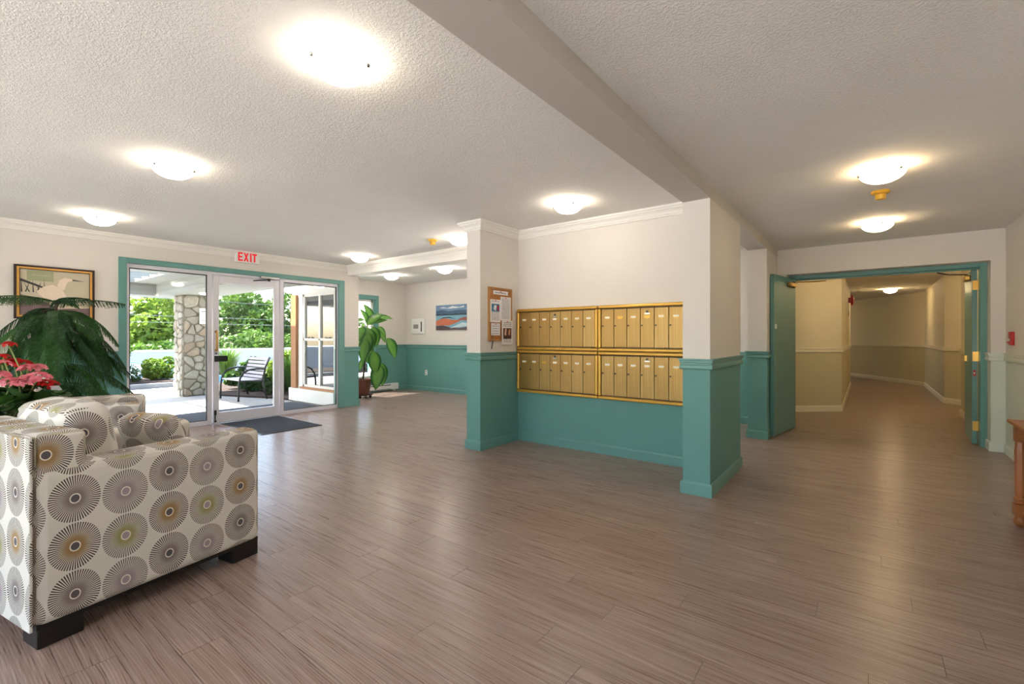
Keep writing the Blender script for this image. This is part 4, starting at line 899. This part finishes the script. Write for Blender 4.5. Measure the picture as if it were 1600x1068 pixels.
bd = MB(); bd.prism([(-9.2, 4.7), (-9.79, 4.62), (-11.13, 4.14), (-12.6, 4.3), (-14.15, 4.4), (-14.2, 5.9), (-9.2, 5.9)], -.15, .015)
struct(bd.build('floor_planting_bed', 'soil'), 'dark mulch planting bed behind the bench', 'ground')
struct(MB().box(-9.2, -1.8, 7.6, 14.4, -.15, -.03).build('floor_north_paving', 'pale_paving'), 'pale paving outside the passage window', 'paving')
struct(MB().box(-14.2, -9.2, 5.9, 14, -.15, .0).build('floor_side_paving', 'pale_paving'), 'pale paving outside the bay window', 'paving')
kb = MB(); kb.prism([(-14.15, -12), (-14.15, 4.4), (-16.2, 4.6), (-16.2, -12)], -1.0, .10)
tag(kb.build('island_bed', 'kerb', bevel=.02), 'grey kerbed planting island in front of the hedge', 'kerb')
sb = MB(); sb.prism([(-14.3, -11.9), (-14.3, 4.25), (-16.05, 4.45), (-16.05, -11.9)], .10, .125); tag(sb.build('island_soil', 'soil'), 'dark soil on top of the kerbed planting island', 'soil')

om = thing('outdoor_strip', 'dark grey strip on the paving outside the glass entrance', 'door mat', (0, 0, -.02))  # dark strip laid over the paving next to the entrance
pbox('pile', 'mat', om, -8.95, -7.66, 1.8, 4.6, 0, .012); b = MB(); b.box(-8.98, -8.95, 1.8, 4.6, 0, .009); b.box(-8.98, -7.66, 1.77, 1.8, 0, .009); b.box(-8.98, -7.66, 4.6, 4.63, 0, .009); b.build('rubber_edge', 'black', om)
# ---- canopy: perimeter beam, soffit with an open slatted skylight
cn = thing('entrance_canopy', 'white timber entrance canopy with skylight bars', 'canopy', (0, 0, 0))
BX0, BX1, BY0, BY1, BZ0, BZ1 = -13.0, -12.4, 3.33, 4.25, 2.17, 2.42
b = MB(); b.box(BX0, -7.65, BY0, BY1, BZ0, BZ1 + .25); b.build('side_beam', 'soffit', cn)
b = MB(); b.box(BX0, BX1, -4.0, BY0, BZ0, BZ1 + .25); b.build('front_beam', 'soffit', cn)
b = MB(); b.box(BX1, -7.65, -4.0, -3.4, BZ0, BZ1 + .25); b.build('end_beam', 'soffit', cn)
SX0, SX1, SY0, SY1 = -12.2, -10.3, -2.6, 2.9
b = MB(); b.box(BX1, SX0, -3.4, BY0, BZ1, BZ1 + .1); b.box(SX1, -7.65, -3.4, BY0, BZ1, BZ1 + .1); b.box(SX0, SX1, SY1, BY0, BZ1, BZ1 + .1); b.box(SX0, SX1, -3.4, SY0, BZ1, BZ1 + .1); b.build('soffit', 'soffit', cn)
for k in range(5):
    yy = SY0 + (SY1 - SY0) * (k + .5) / 5; pbox('skylight_bar', 'soffit', cn, SX0, SX1, yy - .025, yy + .025, BZ1 + .02, BZ1 + .09)
for k in range(3):
    xx = SX0 + (SX1 - SX0) * (k + 1) / 4; pbox('skylight_bar', 'soffit', cn, xx - .02, xx + .02, SY0, SY1, BZ1 + .03, BZ1 + .08)
for (zz, pr) in ((BZ0 + .08, .012), (BZ1 - .06, .012)):                 # board lines on the inner faces
    pbox('fascia_batten', 'soffit', cn, BX1, BX1 + pr, -3.4, BY0, zz, zz + .012); pbox('fascia_batten', 'soffit', cn, BX1, -7.65, BY0 - pr, BY0, zz, zz + .012)
dl = MB().lathe([(0, -.03), (.12, -.03), (.15, 0), (0, 0)], 20); o = dl.build('canopy_light', emit('canopy_lamp', (1, .82, .6, 1), 4)); o.location = (-10.9, 3.8, BZ0); tag(o, 'small round light under the canopy beam by the stone column', 'light')

# ---- stone column
def clip(poly, a, n):                                  # keep the half plane (p-a).n <= 0
    out = []
    for i in range(len(poly)):
        p, q = poly[i], poly[(i + 1) % len(poly)]; dp, dq = (p - a).dot(n), (q - a).dot(n)
        if dp <= 0: out.append(p)
        if dp * dq < 0: out.append(p + (q - p) * (dp / (dp - dq)))
    return out
def inset(poly, d):
    out = poly
    for i in range(len(poly)):
        p, q = poly[i], poly[(i + 1) % len(poly)]; e = (q - p)
        if e.length < 1e-5: continue
        n = Vector((e.y, -e.x)).normalized(); out = clip(out, p - n * d, n)
        if len(out) < 3: return []
    return out
def simplify(poly, m=.008):
    out = []
    for p in poly:
        if not out or (p - out[-1]).length > m: out.append(p)
    if len(out) > 2 and (out[0] - out[-1]).length < m: out.pop()
    return out
t = NT('field_stone'); oi = t.new('ShaderNodeObjectInfo'); p = t.pos(); c = t.mix(oi.outputs['Random'], S(146, 139, 125), S(188, 182, 168)); c2 = t.mix(t.math('MULTIPLY', t.math('GREATER_THAN', t.math('FRACT', t.math('MULTIPLY', oi.outputs['Random'], 7.3)), .8), .6), c, S(176, 142, 110))
t.base(t.mix(t.noise(p, 14, 4), mul(S(136, 129, 118), 1), c2)); t.rough(.85); t.bump(t.noise(p, 40, 4), .4, .02); M['stone'] = t.m
M['mortar'] = plain('mortar', S(128, 120, 104), .9, .1, 20)
CX0, CX1, CY0, CY1, CZ = -12.15, -11.62, 3.60, 4.18, 2.17
sc = thing('stone_column', 'fieldstone column holding up the entrance canopy', 'column', ((CX0 + CX1) / 2, (CY0 + CY1) / 2, -.02))
hx_, hy_ = (CX1 - CX0) / 2, (CY1 - CY0) / 2
pbox('mortar_core', 'mortar', sc, -hx_, hx_, -hy_, hy_, 0, CZ + .02)
random.seed(4)
def stones(W_, H_, place):
    pts = []; y = .06
    while y < H_:
        hrow = random.uniform(.11, .20); x = random.uniform(-.05, .08)
        while x < W_ + .05:
            wd = random.uniform(.14, .28); pts.append(Vector((x + wd / 2 + random.uniform(-.03, .03), y + random.uniform(-.05, .05)))); x += wd
        y += hrow
    for i, a in enumerate(pts):
        poly = [Vector((0, 0)), Vector((W_, 0)), Vector((W_, H_)), Vector((0, H_))]
        for j, c in enumerate(pts):
            if i != j and (c - a).length < .8: poly = clip(poly, (a + c) / 2, (c - a).normalized())
            if len(poly) < 3: break
        if len(poly) < 3: continue
        poly = simplify(inset(poly, .010))
        if len(poly) < 3: continue
        cen = sum(poly, Vector((0, 0))) / len(poly)
        rnd_ = []                                       # soften the corners
        for k in range(len(poly)):
            p, q = poly[k], poly[(k + 1) % len(poly)]; rnd_ += [p.lerp(q, .22), p.lerp(q, .78)]
        n = len(rnd_); h = random.uniform(.018, .045)
        V = [place(q.x, q.y, -.01) for q in rnd_] + [place(q.x, q.y, h * .6) for q in rnd_] + [place(cen.x + (q.x - cen.x) * .72, cen.y + (q.y - cen.y) * .72, h) for q in rnd_]
        F = [(k, (k + 1) % n, n + (k + 1) % n, n + k) for k in range(n)] + [(n + k, n + (k + 1) % n, 2 * n + (k + 1) % n, 2 * n + k) for k in range(n)] + [tuple(range(2 * n, 3 * n))]
        MB().add(V, F).build('stone', 'stone', sc)
stones(2 * hy_, CZ + .02, lambda a, c, d: (hx_ + d, -hy_ + a, c))       # face to the door
stones(2 * hx_, CZ + .02, lambda a, c, d: (-hx_ + a, -hy_ - d, c))      # face to the left
stones(2 * hx_, CZ + .02, lambda a, c, d: (-hx_ + a, hy_ + d, c))
nt = thing('column_notice', 'white notice sheet fixed to the stone column', 'notice', (CX1 + .05, 3.98, 1.55))
pbox('sheet', 'white_plastic', nt, 0, .006, -.10, .13, 0, .34)
for (z0, z1) in ((.265, .28), (.16, .164), (.14, .144), (.06, .072)): pbox('print_line', 'steel_dark', nt, .006, .007, -.07, .03, z0, z1)

# ---- bench, facing -Y
M['slat'] = plain('pale_slat', S(184, 176, 186), .5, .05, 6); 
BL, BR, BF, BB = -10.72, -9.86, 3.98, 4.50
bn = thing('park_bench', 'slatted park bench with curved black metal ends in the sun', 'bench', ((BL + BR) / 2, (BF + BB) / 2, -.02))
hw_ = (BR - BL) / 2; hd_ = (BB - BF) / 2
for sx in (-1, 1):
    xx = sx * hw_
    b = MB(); b.tube([(xx, -hd_, 0), (xx, -hd_ + .005, .30), (xx, -hd_ + .03, .46), (xx, -hd_ + .10, .57), (xx, -hd_ + .20, .62), (xx, -hd_ + .34, .635), (xx, hd_ - .02, .62)], .019, 8); b.tube([(xx, hd_ + .03, 0), (xx, hd_ - .05, .30), (xx, hd_ - .05, .42), (xx, hd_ + .0, .66), (xx, hd_ + .09, .86)], .019, 8)
    b.tube([(xx, -hd_ + .01, .40), (xx, 0, .385), (xx, hd_ - .05, .38)], .016, 8); b.build('end_frame', 'black', bn, smooth=True)
for k in range(5): y0 = -hd_ + .02 + k * .09; pbox('seat_slat', 'slat', bn, -hw_, hw_, y0, y0 + .07, .40, .42, bevel=.006)
for k in range(6):
    q = k / 5; T = Matrix.Translation((0, hd_ - .06 + .12 * q, .46 + .36 * q)) @ Matrix.Rotation(math.radians(-18), 4, 'X'); pbox('back_slat', 'slat', bn, -hw_, hw_, -.012, .008, -.027, .027, T=T)

# ---- vegetation
def cloud(n, blobs, size, seed, flat=.6):              # leaf quads spread over blob surfaces
    rnd = random.Random(seed); V = []; F = []; tot = sum(b_[3] ** 2 for b_ in blobs)
    for (cx, cy, cz, r_) in blobs:
        for _ in range(int(n * r_ * r_ / tot)):
            a = rnd.uniform(0, 2 * PI); z = rnd.uniform(-1, 1); q = math.sqrt(1 - z * z); rad = r_ * (rnd.uniform(.55, 1.06) ** .6)
            c = Vector((cx + rad * q * math.cos(a), cy + rad * q * math.sin(a), cz + rad * z * .9))
            if c.z < .02: continue
            u = Vector((rnd.gauss(0, 1), rnd.gauss(0, 1), rnd.gauss(0, flat))).normalized(); w_ = u.orthogonal().normalized(); w_.rotate(Matrix.Rotation(rnd.uniform(0, 6.28), 3, u)); s_ = size * rnd.uniform(.6, 1.3)
            k = len(V); V += [c - u * s_, c + w_ * s_ * .55, c + u * s_, c - w_ * s_ * .55]; F.append((k, k + 1, k + 2, k + 3))
    return V, F
M['leaf_light'] = leafmat('leaf_light', S(78, 108, 30), S(132, 154, 58), .5, .35, 1.5); M['leaf_mid'] = leafmat('leaf_mid', S(42, 72, 24), S(94, 124, 48), .5, .3, .9); M['leaf_dark'] = leafmat('leaf_dark', S(22, 40, 20), S(54, 78, 38), .5, .25, 1.2); M['hedge'] = leafmat('hedge_leaf', S(24, 46, 16), S(56, 82, 28), .5, .2, 5)
def plant(name, label, cat, base, blobs, n, size, mat, seed, trunk=None, group=None):
    r = thing(name, label, cat, base, group=group); V, F = cloud(n, blobs, size, seed); b = MB(); b.add(V, F)
    me = bpy.data.meshes.new('foliage'); me.from_pydata(b.v, [], b.f); me.materials.append(M[mat]); o = link('foliage', me, r); o['kind'] = 'stuff'
    if trunk:
        b = MB(); b.tube([(0, 0, 0), (trunk[0] * .3, trunk[0] * .3, trunk[1] * .5), (0, 0, trunk[1])], trunk[0], 8, taper=trunk[0] * .5)
        for (cx, cy, cz, r_) in blobs[:5]: b.tube([(0, 0, trunk[1] * .75), (cx * .5, cy * .5, (cz + trunk[1] * .75) / 2), (cx, cy, cz)], trunk[0] * .4, 5, taper=trunk[0] * .15)
        b.build('trunk', 'bark', r, smooth=True)
    return r
rnd = random.Random(9)
def blobs(cx, cy, cz, rx, ry, rz, n, r0, r1): return [(cx + rnd.uniform(-rx, rx), cy + rnd.uniform(-ry, ry), cz + rnd.uniform(-rz, rz), rnd.uniform(r0, r1)) for _ in range(n)]
plant('maple_tree', 'young light green maple tree at the left of the island', 'tree', (-15.5, 2.75, .13), blobs(0, 0, 1.3, .75, .75, .9, 16, .25, .5), 9000, .06, 'leaf_light', 1, (.035, 1.2))
plant('round_hedge', 'low clipped dark green hedge mound on the island', 'hedge', (-14.85, 3.25, .13), [(0, 0, .12, .42), (-.1, -.5, .10, .42), (.05, -1.0, .1, .40)], 9000, .028, 'hedge', 2)
plant('golden_shrub', 'small golden green shrub beside the stone column', 'shrub', (-15.2, 4.15, .125), blobs(0, 0, .28, .3, .22, .18, 8, .16, .26), 4000, .045, 'leaf_light', 3)
plant('bed_shrub', 'glossy green shrub at the left end of the bench', 'shrub', (-11.7, 5.0, .015), blobs(0, 0, .36, .45, .25, .2, 9, .14, .24), 2200, .075, 'leaf_mid', 4)
plant('bed_shrub', 'pale green shrub between bench and bay window', 'shrub', (-10.9, 5.55, .015), blobs(0, 0, .5, .25, .2, .3, 9, .22, .36), 4500, .055, 'leaf_light', 5)
plant('bed_shrub', 'dark low ground shrub under the bench', 'shrub', (-10.7, 4.95, .015), blobs(0, 0, .12, .6, .15, .06, 8, .12, .2), 3000, .04, 'leaf_dark', 6)
def grasses(label, base, n, h, seed):
    r = thing('ornamental_grass', label, 'grass', base); q = random.Random(seed); b = MB()
    for _ in range(n):
        a = q.uniform(0, 6.28); L = h * q.uniform(.6, 1.1); s_ = q.uniform(.15, .55); d = Vector((math.cos(a), math.sin(a), 0)); p0 = d * .06
        p1 = p0 + d * s_ * L * .4 + Vector((0, 0, L * .65)); p2 = p0 + d * s_ * L + Vector((0, 0, L * .85)); sd = Vector((-d.y, d.x, 0)) * .008
        b.add([p0 - sd, p0 + sd, p1 + sd, p1 - sd, p2], [(0, 1, 2, 3), (3, 2, 4)])
    o = b.build('blades', 'leaf_mid', r); o['kind'] = 'stuff'
grasses('feathery grass clump behind the right end of the bench', (-10.05, 5.15, .015), 420, 1.0, 8)
grasses('tall pale grass clump behind the bench back', (-13.3, 5.1, .015), 380, 1.15, 9)
# trees on the far side of the drive
TR = [(-34, -4.5, 'leaf_dark', 5.4, 3.0), (-33.5, 2.5, 'leaf_mid', 5.0, 3.0), (-34, 9.0, 'leaf_light', 5.5, 3.3), (-33, 15.0, 'leaf_mid', 5.6, 3.3), (-35, 21.6, 'leaf_mid', 6.0, 3.0), (-34, 28.4, 'leaf_mid', 6.8, 3.3), (-38, 35, 'leaf_dark', 8.0, 4.0), (-36, 43, 'leaf_mid', 7.0, 4.0)]
LB = ['dark conifer like tree beyond the white siding', 'mid green tree above the white siding', 'bright green tree behind the stone column', 'mid green tree above the carport left end', 'broad green tree above the carport middle', 'tall green tree above the carport right end', 'tall dark tree seen past the bay corner', 'green tree farthest along the driveway']
for i, (x, y, m_, h, R) in enumerate(TR):
    plant('street_tree', LB[i], 'tree', (x, y, -1.9), blobs(0, 0, h * .58, R * .7, R * .62, h * .36, 22, R * .25, R * .45), 17000, .17, m_, 20 + i, (.16, h * .55), 'trees beyond the driveway')
plant('boundary_hedge', 'long green hedge along the carport roof line', 'hedge', (-28.2, 12, -1.9), [(rnd.uniform(-.5, .5), -14 + k * 1.3, 2.2 + rnd.uniform(-.3, .4), rnd.uniform(.9, 1.3)) for k in range(26)], 26000, .13, 'leaf_mid', 40)
# carport and siding building across the drive
cp_ = thing('carport', 'long low white carport across the driveway', 'carport', (-23.0, 0, -1.75))
pbox('fascia', 'siding', cp_, -.1, .1, 5.2, 30, 1.49, 2.36); pbox('roof', 'siding', cp_, -3.2, .0, 5.2, 30, 2.32, 2.42); pbox('back_wall', 'steel_dark', cp_, -3.2, -3.05, 5.2, 30, 0, 2.32)
for k in range(7): pbox('post', 'siding', cp_, -.08, .08, 8.0 + k * 3.4 - .08, 8.0 + k * 3.4 + .08, 0, 1.5)
for k in range(3): MB().tube([(0, 8.0 + k * 6.8, .9), (0, 8.9 + k * 6.8, 1.52)], .06, 4).build('brace', 'siding', cp_)
sd = thing('siding_building', 'white clapboard building with a garage opening painted dark', 'building', (-22.9, 1.0, -1.6))
pbox('wall', 'siding', sd, -3.0, 0, -14, 4.0, 0, 2.36)
for k in range(12): pbox('clapboard', 'siding', sd, 0, .03, -14, 3.9, .06 + k * .19, .06 + k * .19 + .175)
pbox('garage_shade', 'steel_dark', sd, .03, .05, 3.35, 4.0, .3, 1.55)  # dark panel paints the shade inside the opening
# utility lines
for k, zz in enumerate((1.9, 2.2, 3.0)):
    b = MB(); b.tube([(-25.5, -16, zz + .5), (-25.5, 0, zz + .08), (-25.5, 14, zz), (-25.5, 28, zz + .1), (-25.5, 42, zz + .55)], .008, 5)
    o = b.build('utility_wire', plain('grey_wire_%d' % k, S(120, 124, 128), .5)); tag(o, ('lowest', 'middle', 'highest')[k] + ' pale utility wire crossing in front of the trees', 'wire', 'utility wires')
up = thing('utility_pole', 'grey utility pole carrying the wires beyond the carport', 'pole', (-25.5, 42, -1.9)); MB().cyl((0, 0, 0), (0, 0, 7.0), .14, .11, 10).build('shaft', 'bark', up); MB().box(-.06, .06, -.8, .8, 6.2, 6.35).build('crossarm', 'bark', up)
up2 = dup(up, (-25.5, -16, -1.9), 0, 'grey utility pole carrying the wires past the clapboard building')
# car
M['car_blue'] = plain('blue_car_paint', S(58, 112, 156), .2, .03, 2, metal=.2); M['car_glass'] = plain('car_glass', S(150, 182, 198), .08, .1); M['tyre'] = plain('tyre', S(26, 26, 28), .8, .1)
car = thing('parked_car', 'light blue car parked on the driveway behind the bench', 'car', (-18.3, 5.5, -.98), math.radians(96))
L2, w2 = 2.1, .86
pr_ = [(-L2, .28), (-L2 + .02, .72), (-1.75, .86), (-.95, .92), (1.05, .92), (1.85, .80), (L2, .60), (L2, .28)]
b = MB(); b.prism(pr_, -w2, w2, 'y'); b.build('body', 'car_blue', car, bevel=.07, seg=3)
b = MB(); V = [(-1.55, -w2 + .06, .90), (1.0, -w2 + .06, .90), (.35, -w2 + .2, 1.42), (-1.05, -w2 + .2, 1.42)]; V += [(a, -c, d) for (a, c, d) in V]; b.add(V, [(0, 1, 2, 3), (4, 7, 6, 5), (0, 4, 5, 1), (1, 5, 6, 2), (2, 6, 7, 3), (3, 7, 4, 0)]); b.build('windows', 'car_glass', car, bevel=.02)
b = MB(); b.box(-1.08, .38, -w2 + .18, w2 - .18, 1.405, 1.45); b.build('roof', 'car_blue', car, bevel=.03, seg=3)
for sx in (-1.3, 1.32):
    for sy in (-1, 1): w_ = MB().cyl((sx, sy * (w2 - .2), .31), (sx, sy * (w2 + .01), .31), .31, n=22).build('wheel', 'tyre', car); MB().cyl((sx, sy * (w2 + .0), .31), (sx, sy * (w2 + .02), .31), .19, n=16).build('hubcap', 'chrome', w_)
for sy in (-.6, .6): MB().box(L2 - .05, L2 + .01, sy - .14, sy + .14, .62, .74).build('headlamp', 'white_plastic', car); MB().box(-L2 - .01, -L2 + .05, sy - .14, sy + .14, .62, .76).build('tail_lamp', 'red', car)
